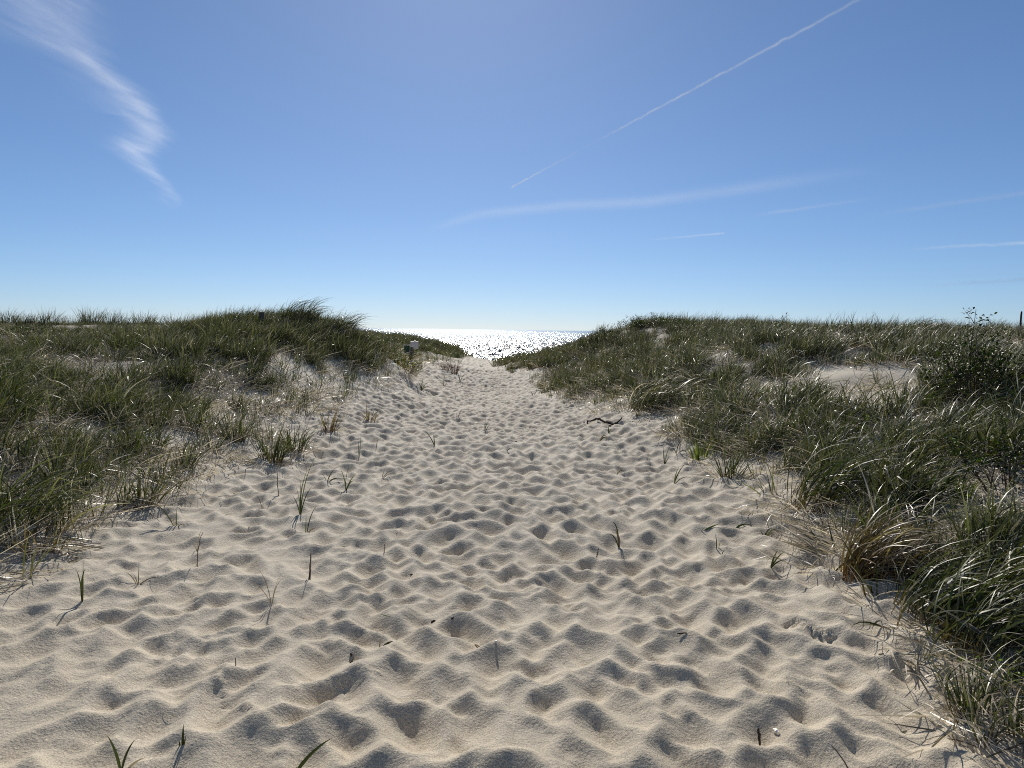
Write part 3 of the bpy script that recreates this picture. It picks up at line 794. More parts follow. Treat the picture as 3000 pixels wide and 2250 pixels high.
SHRUBS = [
    ('rose_bush', 'large dark rose bush rising above the right bank', 'bush', 5.037, 8.303, 1.12, 0.62, 30, 2000, 0.042, M_ROSE, M_TWIG),
    ('rose_bush', 'low dark rose bush spreading at the right picture edge', 'bush', 3.719, 5.658, 0.50, 0.55, 18, 1100, 0.036, M_ROSE, M_TWIG),
    ('low_shrub', 'yellow-green low shrub on the sand below the signs', 'shrub', -2.580, 18.582, 0.42, 0.50, 14, 420, 0.050, M_YELLOW, M_TWIG),
    ('low_shrub', 'small yellow-green plant right of the sign post', 'shrub', -3.120, 25.202, 0.34, 0.24, 8, 160, 0.045, M_YELLOW, M_REDTWIG),
    ('dark_shrub', 'dark spiky shrub on the shoulder of the left mound', 'shrub', -3.866, 22.743, 0.62, 0.55, 22, 800, 0.042, M_ROSE, M_TWIG),
    ('twiggy_bush', 'reddish twiggy bush on the left slope nearer the signs', 'bush', -2.086, 24.397, 0.50, 0.30, 30, 90, 0.040, M_BROWNLEAF, M_REDTWIG),
    ('twiggy_bush', 'reddish twiggy bush on the left slope nearer the path', 'bush', -1.815, 24.257, 0.50, 0.26, 26, 60, 0.036, M_BROWNLEAF, M_REDTWIG),
    ('ridge_shrub', 'lowest dark shrub where the right ridge drops to the sea', 'shrub', 2.740, 25.403, 0.42, 0.55, 14, 420, 0.050, M_ROSE, M_TWIG),
    ('ridge_shrub', "second dark shrub up from the right ridge's seaward end", 'shrub', 3.324, 25.609, 0.45, 0.60, 14, 460, 0.050, M_ROSE, M_TWIG),
    ('ridge_shrub', 'third dark shrub up the right ridge, bristly topped', 'shrub', 3.913, 25.790, 0.50, 0.65, 16, 520, 0.050, M_ROSE, M_TWIG),
    ('ridge_shrub', 'dark shrub crowning the seaward end of the right ridge', 'shrub', 4.496, 25.234, 0.50, 0.75, 16, 560, 0.050, M_ROSE, M_TWIG),
    ('ridge_shrub', 'grass-tangled dark shrub right of the crowning ridge shrub', 'shrub', 4.992, 24.387, 0.42, 0.70, 14, 460, 0.050, M_ROSE, M_TWIG),
    ('ground_rose', 'dark green creeping rose patch at the left picture edge', 'shrub', -11.818, 18.112, 0.32, 0.75, 14, 520, 0.040, M_ROSE, M_TWIG),
    ('ground_rose', 'widest dark green creeping rose patch on the far left slope', 'shrub', -12.781, 20.951, 0.36, 1.15, 18, 820, 0.045, M_ROSE, M_TWIG),
    ('ground_rose', 'faint creeping rose patch right of the widest one', 'shrub', -12.141, 21.461, 0.30, 0.90, 12, 420, 0.045, M_ROSE, M_TWIG),
    ('leafy_plant', 'bright leafy seedlings in straw in the middle of the right bank', 'plant', 3.635, 7.810, 0.20, 0.34, 10, 240, 0.026, M_LIME, M_TWIG),
    ('leafy_plant', 'bright leafy seedlings in shade on the right bank', 'plant', 3.518, 6.316, 0.22, 0.36, 10, 220, 0.026, M_ROSE, M_TWIG),
    ('skyline_shrub', 'small leafy shrub poking above the right skyline', 'shrub', 7.581, 21.526, 0.52, 0.28, 8, 170, 0.042, M_ROSE, M_TWIG),
    ('skyline_shrub', 'smaller leafy shrub just left of the skyline shrub', 'shrub', 7.161, 21.407, 0.38, 0.22, 7, 110, 0.042, M_ROSE, M_TWIG),
    ('low_shrub', 'green low shrub on the left flank of the left mound', 'shrub', -5.844, 16.769, 0.45, 0.50, 14, 420, 0.045, M_ROSE, M_TWIG),
    ('spiky_plant', 'bright green spiky low plant in the lower right corner', 'plant', 2.134, 3.248, 0.12, 0.15, 12, 170, 0.024, M_LIME, M_TWIG),
    ('leafy_plant', 'yellow-green leafy sprout at the corner of the right bank', 'plant', 2.369, 9.665, 0.22, 0.12, 6, 90, 0.026, M_LIME, M_TWIG),
]
CONTRAILS = [
    ('long bright broken contrail slanting down toward the sea gap', (-181,52125,9500), (9807,22305,9500), 63, 0.80, [(0, 1.7), (0.1, 1.2), (0.2, 0.6), (0.27, 0.4), (0.36, 0.06), (0.44, 0.12), (0.52, 0.6), (0.65, 0.75), (0.8, 0.8), (0.92, 0.6), (1, 0.45)], None, 0.90),
    ('broad faint wavy contrail low across the middle of the sky', (-8340,75695,9500), (21611,44617,9500), 564, 0.30, [(0, 0), (0.1, 0.6), (0.3, 0.9), (0.6, 1), (0.8, 0.6), (1, 0)], [(0, 0.5), (0.18, 0.66), (0.42, 0.6), (0.6, 0.5), (1, 0.5)], 0.25),
    ('short thin contrail below the broad wavy one', (13673,81091,9500), (20101,74421,9500), 125, 0.50, [(0, 0), (0.4, 0.5), (0.9, 1), (1, 0.7)], None, 0.30),
    ('faint short contrail between the wavy one and the right edge', (19039,63642,9500), (25335,54053,9500), 198, 0.22, [(0, 0), (0.3, 1), (0.7, 0.7), (1, 0)], None, 0.40),
    ('faint contrail running out at the right edge, upper of three', (28392,62765,9500), (34687,49295,9500), 261, 0.26, [(0, 0), (0.4, 0.8), (1, 1)], None, 0.40),
    ('whitish contrail at the right edge, middle of three', (43231,86774,9500), (54022,76297,9500), 255, 0.50, [(0, 0), (0.3, 0.5), (0.7, 0.9), (1, 1)], None, 0.60),
    ('pale contrail at the right edge nearest the dune, lowest of three', (79793,151427,9500), (86176,121202,9500), 569, 0.36, [(0, 0), (0.4, 0.7), (1, 1)], None, 0.40),
]
CIRRUS_AT = (-11347, 21422, 6111)
BARE = [(4.75, 11.0, 1.15, 1.5), (4.35, 9.7, 0.65, 1.1), (3.75, 5.45, 0.5, 0.16), (-3.9, 12.2, 0.45, 0.6), (-4.2, 14.6, 0.5, 0.7),
        (-3.7, 9.0, 0.45, 0.35), (-2.9, 33, 0.7, 3.0), (-3.3, 27, 0.6, 3.5)]

def bare(x, y):
    b = np.ones_like(x)
    for c in BARE:
        b *= smooth(0.75, 1.25, ell(x, y, *c) + 0.25 * vnoise(x, y, 0.4, 61))
    return b

def cover(x, y):
    """how fully marram covers the ground, 0..1"""
    e = edge_dist(x, y) + 0.45 * vnoise(x, y, 0.9, 62) + 0.2 * vnoise(x, y, 0.35, 63)
    west = x < 0
    far = smooth(8, 12, y)
    start = np.where(west, 0.05 + 0.38 * far * (1 - smooth(14.5, 17, y)) + 0.35 * smooth(21, 24, y) * (1 - smooth(30, 36, y)), 0.0)
    width = np.where(west, 0.7 + 0.5 * far * (1 - smooth(14.5, 17, y)), 0.55)
    c = smooth(0, 1, (e - start) / width)
    hole = 1 - 0.45 * smooth(0.35, 0.7, vnoise(x, y, 1.1, 64)) * (1 - smooth(9.5, 13, y))
    near_hole = 1 - np.where(west, 0.75, 0.4) * smooth(0.05, 0.4, vnoise(x, y, 0.5, 65)) * (1 - smooth(9, 13, y))
    return c * bare(x, y) * hole * near_hole * cleared(x, y) * (1 - smooth(43, 47, y))

def cleared(x, y):
    k = np.ones_like(x)
    for row in SHRUBS:
        k *= smooth(0.75, 1.1, ell(x, y, row[3], row[4] - 0.12, row[6], row[6] + 0.1)) if row[4] < 13 else smooth(0.3, 0.7, ell(x, y, row[3], row[4], row[6], row[6]))
    for row in TUFTS:
        if row[2] < 13:
            k *= smooth(0.9, 1.3, ell(x, y, row[1], row[2] - 0.1, row[4] * 1.1 + 0.05, row[4] * 1.1 + 0.12))
    return k

def in_view(x, y, pad=2.5):
    return (np.abs(x) < 0.70 * np.maximum(y, 0) + pad) & (y > 1.2)

rs = np.random.default_rng(101)
G_TALL, G_STRAW, G_SPARSE, G_FAR, G_COMB = (source_group(n) for n in ("tall_clumps", "straw_clumps", "sparse_clumps", "far_clumps", "combed_clumps"))
for i in range(8):      # upright green clumps with straw feet
    a = blades(20, rs, 0.06, (0.22, 0.48), (0.03, 0.5), (0.0, 0.8), 0.4, 0.0115, 0.12, tipdry=0.45)
    b = blades(11, rs, 0.17, (0.2, 0.45), (0.6, 1.4), (0.2, 1.2), 0.4, 0.009, 0.9, droop=0.5)
    source(G_TALL, "tall_%02d" % i, *join(a, b), M_GRASS)
for i in range(6):      # long blades combed over by the wind
    a = blades(26, rs, 0.12, (0.36, 0.66), (0.1, 0.5), (0.5, 1.3), 1.0, 0.011, 0.11, seg=8, droop=0.35, tipdry=0.4)
    b = blades(9, rs, 0.2, (0.3, 0.5), (0.7, 1.4), (0.2, 0.9), 0.8, 0.009, 0.9, droop=0.5)
    source(G_COMB, "combed_%02d" % i, *join(a, b), M_GRASS)
for i in range(6):      # flattened dead straw
    a = blades(13, rs, 0.2, (0.22, 0.55), (1.15, 1.5), (0.0, 0.35), 0.3, 0.009, 1.0)
    b = blades(4, rs, 0.15, (0.2, 0.45), (0.3, 1.0), (0.4, 1.5), 0.5, 0.0085, 0.9, droop=0.4)
    source(G_STRAW, "straw_%02d" % i, *join(a, b), M_STRAW)
for i in range(6):      # a few thin shoots on open sand
    a = blades(11, rs, 0.06, (0.2, 0.45), (0.0, 0.6), (0.0, 0.7), 0.35, 0.010, 0.22)
    source(G_SPARSE, "sparse_%02d" % i, *a, M_GRASS)
for i in range(6):      # far clumps, shorter blades in quantity
    a = blades(60, rs, 0.20, (0.22, 0.44), (0.05, 0.5), (0.2, 1.0), 0.8, 0.010, 0.12, seg=4, tipdry=0.5)
    b = blades(8, rs, 0.25, (0.2, 0.4), (0.6, 1.3), (0.3, 1.0), 0.6, 0.009, 0.9, seg=4)
    source(G_FAR, "far_%02d" % i, *join(a, b), M_GRASS)

def tussocks(r, n, box, dens, per, spread):
    """clustered points: tussock centres, a few clumps round each -> points, size of each"""
    c = field_points(r, n, *box, dens)
    k = r.integers(per[0], per[1] + 1, len(c))
    big = r.uniform(0.45, 1.25, len(c))
    i = np.repeat(np.arange(len(c)), k)
    p = c[i] + r.normal(0, 1, (len(i), 2)) * (spread * big[i])[:, None]
    fall = np.exp(-((p - c[i]) ** 2).sum(1) / (2 * (spread * 1.3) ** 2))
    keep = edge_dist(p[:, 0], p[:, 1]) > -0.1
    return p[keep], (big[i] * (0.7 + 0.45 * fall))[keep]

def grass_field(side):
    r = np.random.default_rng(200 + side)
    nm = w = ("left", "right")[side]
    sidef = lambda x, y: (x < -0.9 if side == 0 else x > -0.95)
    def mk(name, pts, coll, nv, scl, rotamp, label, cat, zoff=0.0, tilt=0.14):
        rot = r.uniform(-rotamp, rotamp, len(pts))
        o = scatter(name, pts, coll, nv, rot, scl, label, r, tilt, zoff)
        tag(o, label, cat, "marram grass on the %s dune" % nm, "stuff")
    def rim(p):
        return 0.6 + 0.4 * smooth(0.0, 0.8, edge_dist(p[:, 0], p[:, 1]))
    # near tussocks, 1.5 .. 11 m
    def d_near(x, y):
        return cover(x, y) * in_view(x, y) * sidef(x, y) * (1 - smooth(9, 12, y))
    box = ((-11, -1.5) if side == 0 else (1.5, 11)) + (1.3, 12)
    near, size = tussocks(r, 1080 if side == 0 else 1450, box, d_near, (3, 7), 0.13)
    comb = r.random(len(near)) < (0.28 if side == 0 else 0.55)
    mk("marram_grass", near[~comb], G_TALL, 8, (size * rim(near))[~comb], 0.9, "upright green marram grass covering the near %s bank" % w, "grass")
    mk("combed_grass", near[comb], G_COMB, 6, (size * rim(near))[comb] * 0.95, 0.9 if side == 0 else 0.55, "long wind-combed marram blades over the near %s bank" % w, "grass")
    # middle and far
    def d_far(x, y):
        return cover(x, y) * in_view(x, y) * sidef(x, y) * smooth(8.5, 12, y) * (1 - 0.4 * smooth(20, 34, y))
    box = ((-34, -1) if side == 0 else (-1.2, 36)) + (8.5, 47)
    far, size = tussocks(r, 3300, box, d_far, (2, 5), 0.20)
    if side == 0:       # steep faces turned to the path are thickly grown
        p2, s2 = tussocks(r, 330, (-8, -2.5, 13.5, 22), lambda x, y: cover(x, y) * smooth(0.2, 0.7, edge_dist(x, y)), (2, 5), 0.18)
        p3, s3 = tussocks(r, 260, (-8, -1.9, 34, 43.5), lambda x, y: cover(x, y), (2, 5), 0.22)
        p2, s2 = np.concatenate([p2, p3]), np.concatenate([s2, s3])
        short = lambda p: 1 - 0.42 * smooth(16, 26, p[:, 1]) * smooth(-5.5, -9, p[:, 0])
    else:
        p2, s2 = tussocks(r, 420, (0, 8, 10, 31), lambda x, y: cover(x, y), (2, 5), 0.18)
        short = lambda p: np.ones(len(p))
    far, size = np.concatenate([far, p2]), np.concatenate([size, s2])
    mk("far_grass", far, G_FAR, 6, size * rim(far) * short(far), 0.6, "dark green marram grass over the far %s dune" % w, "grass")
    # straw litter
    def d_straw(x, y):
        e = edge_dist(x, y) + 0.3 * vnoise(x, y, 0.6, 73)
        return smooth(-0.15, 0.4, e) * (0.5 + 0.5 * (1 - smooth(0.6, 2.2, e))) * (0.25 + 0.75 * cleared(x, y)) * (0.3 + 0.7 * bare(x, y)) * in_view(x, y) * sidef(x, y) * (1 - 0.6 * smooth(9, 20, y)) * np.clip(0.6 + vnoise(x, y, 0.8, 74), 0.1, 1)
    st = field_points(r, 19000, *((-14, -1.5) if side == 0 else (1.0, 14)), 1.3, 26, d_straw)
    mk("straw_litter", st, G_STRAW, 6, r.uniform(0.6, 1.15, len(st)), 3.14, "flattened dead grass straw lying on the %s bank" % w, "straw", 0.015)
    # thin shoots on the sandy margins
    def d_sparse(x, y):
        e = edge_dist(x, y) + 0.25 * vnoise(x, y, 0.7, 75)
        k = smooth(-0.15, 0.3, e) * (1 - smooth(1.0, 2.2, e)) * (1 - cover(x, y))
        k = np.maximum(k, 0.35 * (1 - bare(x, y)) * (e > 0))
        return k * in_view(x, y) * sidef(x, y)
    sp = field_points(r, 3300 if side == 0 else 2200, *((-8, -1.2) if side == 0 else (-0.9, 8)), 2.6, 42, d_sparse)
    mk("sparse_grass", sp, G_SPARSE, 6, r.uniform(0.6, 1.2, len(sp)), 3.14, "thin scattered grass shoots on the sandy %s margin" % w, "grass")
for side in (0, 1):
    grass_field(side)

# where marram grows the sand is stained with its litter
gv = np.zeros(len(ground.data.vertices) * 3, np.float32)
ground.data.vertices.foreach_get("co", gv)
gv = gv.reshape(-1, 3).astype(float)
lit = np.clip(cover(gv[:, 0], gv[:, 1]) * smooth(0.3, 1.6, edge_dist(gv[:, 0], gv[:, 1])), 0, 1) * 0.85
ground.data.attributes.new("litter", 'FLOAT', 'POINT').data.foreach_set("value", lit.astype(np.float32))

# short broken straws and crumbs blown over the path
G_CRUMB = source_group("straw_crumbs")
for i in range(5):
    a = blades(1, rs, 0.005, (0.03, 0.09), (1.35, 1.5), (-0.3, 0.3), 0.0, 0.0035, 0.6, seg=4)
    a[0][:, 2] += 0.033
    source(G_CRUMB, "crumb_%02d" % i, *a, M_STRAW)
rc = np.random.default_rng(909)
cp = field_points(rc, 900, -3.4, 2.6, 2.2, 16, lambda x, y: (0.12 + 0.88 * smooth(-1.2, 0.2, edge_dist(x, y))) * (edge_dist(x, y) < 0.3))
o = scatter("straw_crumbs", cp, G_CRUMB, 5, rc.uniform(0, 6.28, len(cp)), rc.uniform(0.6, 1.3, len(cp)), "", rc, 0.15)
tag(o, "short broken straws strewn over the trodden sand", "straw", kind="stuff")

# ------------------------------------------------------------------ small builders
def gz(x, y):
    return float(ground_height(np.array([x]), np.array([y]))[0])

def tube(pts, radii, sides=6, caps=True):
    """closed tube along a polyline -> V, F(quads)"""
    pts = np.asarray(pts, float)
    n = len(pts)
    radii = np.broadcast_to(np.asarray(radii, float), (n,))
    tan = np.gradient(pts, axis=0)
    tan /= np.linalg.norm(tan, axis=1, keepdims=True) + 1e-9
    ref = np.array([0.31, 0.17, 0.93])
    ref = ref if abs(tan[0] @ ref) < 0.9 else np.array([1.0, 0.1, 0])
    V = []
    for p, t, r_ in zip(pts, tan, radii):
        u = np.cross(t, ref); u /= np.linalg.norm(u) + 1e-9
        v = np.cross(t, u)
        a = np.linspace(0, 2 * np.pi, sides, endpoint=False)
        V.append(p + r_ * (np.cos(a)[:, None] * u + np.sin(a)[:, None] * v))
    V = np.concatenate(V)
    F = []
    for i in range(n - 1):
        for j in range(sides):
            k = (j + 1) % sides
            F.append((i * sides + j, i * sides + k, (i + 1) * sides + k, (i + 1) * sides + j))
    if caps:
        c0, c1 = len(V), len(V) + 1
        V = np.concatenate([V, pts[:1] - tan[:1] * radii[0] * 0.4, pts[-1:] + tan[-1:] * radii[-1] * 0.4])
        o = (n - 1) * sides
        for j in range(0, sides, 2):
            F.append((c0, (j + 2) % sides, j + 1, j))
            F.append((c1, o + j, o + j + 1, o + (j + 2) % sides))
    return V, np.array(F)

def bez(p0, p1, p2, k):
    t = np.linspace(0, 1, k)[:, None]
    return (1 - t) ** 2 * np.asarray(p0) + 2 * t * (1 - t) * np.asarray(p1) + t * t * np.asarray(p2)

def ribbon(pts, w, r, dry, rnd):
    n = len(pts)
    tan = np.gradient(pts, axis=0)
    tan /= np.linalg.norm(tan, axis=1, keepdims=True) + 1e-9
    a = r.uniform(-0.5, 0.5)
    face = np.array([math.sin(a), -math.cos(a), 0.15])
    side = np.cross(tan, face)
    side /= np.linalg.norm(side, axis=1, keepdims=True) + 1e-9
    nor = np.cross(side, tan)
    s = np.linspace(0, 1, n)
    prof = np.clip(1 - s ** 2.5, 0.04, 1) * np.minimum(1, 0.55 + 1.6 * s)
    hw = (w * 0.5 * prof)[:, None]
    mid = pts + nor * hw * 0.35                 # folded along the midrib
    V = np.stack([pts - side * hw, mid, pts + side * hw], 1).reshape(-1, 3)
    F = []
    for i in range(n - 1):
        b = 3 * i
        F += [(b, b + 1, b + 4, b + 3), (b + 1, b + 2, b + 5, b + 4)]
    col = np.zeros((n, 3, 4)); col[..., 0] = dry; col[..., 1] = rnd; col[..., 2] = (0.3 + 0.7 * s)[:, None]; col[..., 3] = 1
    return V, np.array(F), col.reshape(-1, 4)

def box_mesh(name, sx, sy, sz, bevel=0.0, z0=0.0, center=(0, 0)):
    """box standing on z0, edges chamfered all round"""
    import bmesh
    bm = bmesh.new()
    bmesh.ops.create_cube(bm, size=1)
    for v in bm.verts:
        v.co.x = v.co.x * sx + center[0]; v.co.y = v.co.y * sy + center[1]; v.co.z = (v.co.z + 0.5) * sz + z0
    if bevel:
        bmesh.ops.bevel(bm, geom=bm.edges[:], offset=bevel, segments=2, affect='EDGES', profile=0.6)
    me = bpy.data.meshes.new(name)
    bm.to_mesh(me); bm.free()
    return me

# ------------------------------------------------------------------ signs and posts
t = empty("green_sign", (-3.10, 23.49, gz(-3.10, 23.49)))
tag(t, "dark green sign with pale border on a weathered post on the left slope", "sign")
t.rotation_euler = (0, 0, R(-14))
link("post", box_mesh("post", 0.095, 0.08, 0.72, 0.006, -0.30, (0.0, 0.0)), M_POST, t)
pn = link("panel", box_mesh("panel", 0.21, 0.018, 0.25, 0.003, 0.225, (-0.105, -0.0505)), M_SIGNGREEN, t)
for nm, sx_, sz_, cx_, cz_ in (("border", 0.205, 0.010, -0.105, 0.227), ("border", 0.205, 0.008, -0.105, 0.463), ("border", 0.010, 0.226, -0.205, 0.2375), ("border", 0.010, 0.226, -0.006, 0.2375)):
    link(nm, box_mesh(nm, sx_, 0.004, sz_, 0.0, cz_, (cx_, -0.0617)), M_SIGNWHITE, pn)
t = empty("grey_sign", (-3.15, 24.7, gz(-3.15, 24.7)))
tag(t, "pale grey boxed sign seen from behind, standing beyond the green sign", "sign")
t.rotation_euler = (0, 0, R(22))
link("post", box_mesh("post", 0.08, 0.08, 0.62, 0.005, -0.25, (-0.02, 0.09)), M_POST, t)
link("panel", box_mesh("panel", 0.25, 0.10, 0.23, 0.006, 0.33, (0, 0)), M_SIGNGREY, t)
link("cap", box_mesh("cap", 0.06, 0.05, 0.035, 0.006, 0.5625, (0.02, 0.0)), M_SIGNWHITE, t)
o = link("wooden_post", box_mesh("wooden_post", 0.115, 0.115, 0.72, 0.012, -0.35), M_POST, None, (-5.62, 17.3, gz(-5.62, 17.3)))
tag(o, "short square wooden post top in the grass of the left mound", "post")
o.rotation_euler = (0.03, -0.04, 0.3)
pv, pf = tube([(0, 0, -0.4), (0, 0, 0.1), (0.004, 0, 0.40), (0.006, 0, 0.52)], [0.022, 0.022, 0.021, 0.021], 8)
o = link("thin_stake", mesh_np("thin_stake", pv, pf), M_IRON, None, (12.26, 18.65, gz(12.26, 18.65)))
tag(o, "thin dark stake on the skyline at the right picture edge", "stake")

# ------------------------------------------------------------------ driftwood
rd = np.random.default_rng(44)
dw = empty("driftwood_branch", (1.62, 12.25, gz(1.62, 12.25)))
tag(dw, "black knobbly driftwood branch with a forked end lying across the sand", "driftwood")
path = np.array([(1.285, 13.05), (1.34, 12.95), (1.42, 12.80), (1.50, 12.62), (1.57, 12.44), (1.62, 12.28), (1.675, 12.12)])
def lay(xy, lift, k):
    xs_ = np.interp(np.linspace(0, 1, k), np.linspace(0, 1, len(xy)), xy[:, 0])
    ys_ = np.interp(np.linspace(0, 1, k), np.linspace(0, 1, len(xy)), xy[:, 1])
    z_ = np.array([gz(a, b) for a, b in zip(xs_, ys_)])
    z_ = np.convolve(np.pad(z_, 3, mode='edge'), np.ones(7) / 7, 'valid') + lift
    return np.column_stack([xs_, ys_, z_]) - np.array(dw.location)
k = 34
main = lay(path, np.interp(np.linspace(0, 1, k), [0, .1, .5, 1], [0.045, 0.055, 0.06, 0.03]), k)
main += rd.normal(0, 0.004, main.shape)
V, F = tube(main, np.interp(np.linspace(0, 1, k), [0, .3, .7, 1], [0.013, 0.017, 0.024, 0.021]) * rd.uniform(0.8, 1.25, k), 8)
link("branch", mesh_np("branch", V, F), M_DRIFT, dw)
end = main[-1]
for nm, tip, r0 in (("fork", end + np.array([0.085, 0.03, 0.085]), 0.015), ("fork", end + np.array([0.03, -0.05, -0.02]), 0.017), ("snag", main[1] + np.array([-0.012, -0.01, -0.06]), 0.013)):
    b_ = main[1] if nm == "snag" else end - np.array([0.01, 0, 0])
    pts = bez(b_, (b_ + tip) / 2 + np.array([0.012, 0, -0.008]), tip, 7) + rd.normal(0, 0.002, (7, 3))
    V, F = tube(pts, np.linspace(r0, r0 * 0.65, 7) * rd.uniform(0.85, 1.2, 7), 7)
    link(nm, mesh_np(nm, V, F), M_DRIFT, dw)

# ------------------------------------------------------------------ sprigs on the sand
r = np.random.default_rng(300)
for label, x, y, rows in SPRIGS:
    root = empty("grass_sprig", (x, y, gz(x, y)))
    tag(root, label, "grass sprig", "grass sprigs standing on the sand")
    for dx, dy, dz, bend, w, kind in rows:
        tip = np.array([dx, dy, dz])
        b0 = np.array([r.normal(0, 0.004), r.normal(0, 0.004), -0.02])
        side = np.array([-abs(dz) * np.sign(dx) * 0.25, 0, 0]) if abs(dx) > 0.02 else np.zeros(3)
        ctrl = (b0 + tip) / 2 + np.array([0, 0, bend + 0.12 * math.hypot(dx, dz) * (abs(dx) > 0.02)]) + side * 0.4
        if kind == 't':
            pts = bez(b0, ctrl, tip, 6) + r.normal(0, 0.0015, (6, 3))
            V, F = tube(pts, np.linspace(w * 0.8, w * 0.45, 6), 5, False)
            link("stem", mesh_np("stem", V, F), M_TWIG, root)
        else:
            pts = bez(b0, ctrl, tip, 8)
            V, F, col = ribbon(pts, w * 1.55, r, 0.05 if kind == 'g' else 0.9, r.random())
            link("blade", mesh_np("blade", V, F, True, col), M_SPRIG, root)

for name, label, cat, x0, y0, x1, y1, lift, dia, mat in BITS:
    p0, p1 = np.array([x0, y0, gz(x0, y0)]), np.array([x1, y1, gz(x1, y1) + lift])
    d = p1 - p0
    if np.linalg.norm(d) < dia * 1.2:
        d = d / (np.linalg.norm(d) + 1e-6) * dia * 1.3
    k = 9
    pts = np.linspace(0, 1, k)[:, None] * d + np.array([0, 0, dia * 0.3])
    if not lift:
        pts[:, 2] = np.array([gz(x0 + a, y0 + b) for a, b in pts[:, :2]]) - p0[2] + dia * 0.3
        pts[:, 2] = np.linspace(pts[0, 2], pts[-1, 2], k) * 0.5 + pts[:, 2].max() * 0.5
    pts += r.normal(0, dia * 0.07, pts.shape)
    prof = np.array([0.55, 0.85, 1, 1, 0.98, 1, 0.95, 0.85, 0.5]) * r.uniform(0.85, 1.1, k)
    if "L-shaped" in label:
        pts[6:] += np.array([[0.0, -0.02, -0.004], [-0.004, -0.045, -0.008], [-0.01, -0.07, -0.01]])
    V, F = tube(pts, dia * 0.5 * prof, 8)
    tag(link(name, mesh_np(name, V, F), mat, None, tuple(p0)), label, cat, "small debris lying on the sand")

# ------------------------------------------------------------------ grass tufts that stand out
r = np.random.default_rng(400)
for label, x, y, h, rad, ng, nd, mode, mat in TUFTS:
    root = empty("grass_tuft", (x, y, gz(x, y)))
    tag(root, label, "grass tuft", "grass tufts that stand out on the dunes")
    D = math.hypot(x, y)
    w = 0.011 * (1 + max(0, D - 10) / 60)
    if mode in ("up", "fan"):
        g = blades(ng, r, rad * 0.7, (h * 0.6, h * 1.1), (0.04, 0.62), (0.0, 0.8), 0.35, w, 0.06, seg=7, tipdry=0.4)
    elif mode == "spill":
        g = blades(max(ng, 2), r, rad, (h * 0.5, h), (0.1, 0.5), (0.0, 0.6), 0.3, w, 0.3, seg=6)
    else:
        g = blades(ng, r, rad, (h * 0.95, h * 1.6), (0.1, 0.75), (0.5, 1.2), 0.9, w, 0.08, seg=9, az=r.uniform(-1.5, 1.3, ng), droop=0.45, tipdry=0.5)
    link("green_blades", mesh_np("green_blades", *g[:2], True, g[2]), mat, root)["kind"] = "stuff"
    if mode == "fan":
        d = blades(nd, r, rad * 1.3, (h * 0.5, h * 1.2), (1.15, 1.5), (0, 0.2), 0.1, 0.009, 1.0, az=-math.pi / 2 - 0.5)
    elif mode == "spill":
        d = blades(nd, r, rad * 2.2, (h * 0.6, h * 1.2), (1.1, 1.45), (0.0, 0.25), 0.1, 0.011, 1.0, az=math.pi * 0.78)
    else:
        d = blades(nd, r, rad * 1.4, (h * 0.5, h * 0.95), (0.8, 1.45), (0.1, 0.8), 0.5, 0.009, 0.97, droop=0.4)
    link("dry_blades", mesh_np("dry_blades", *d[:2], True, d[2]), M_STRAW, root)["kind"] = "stuff"

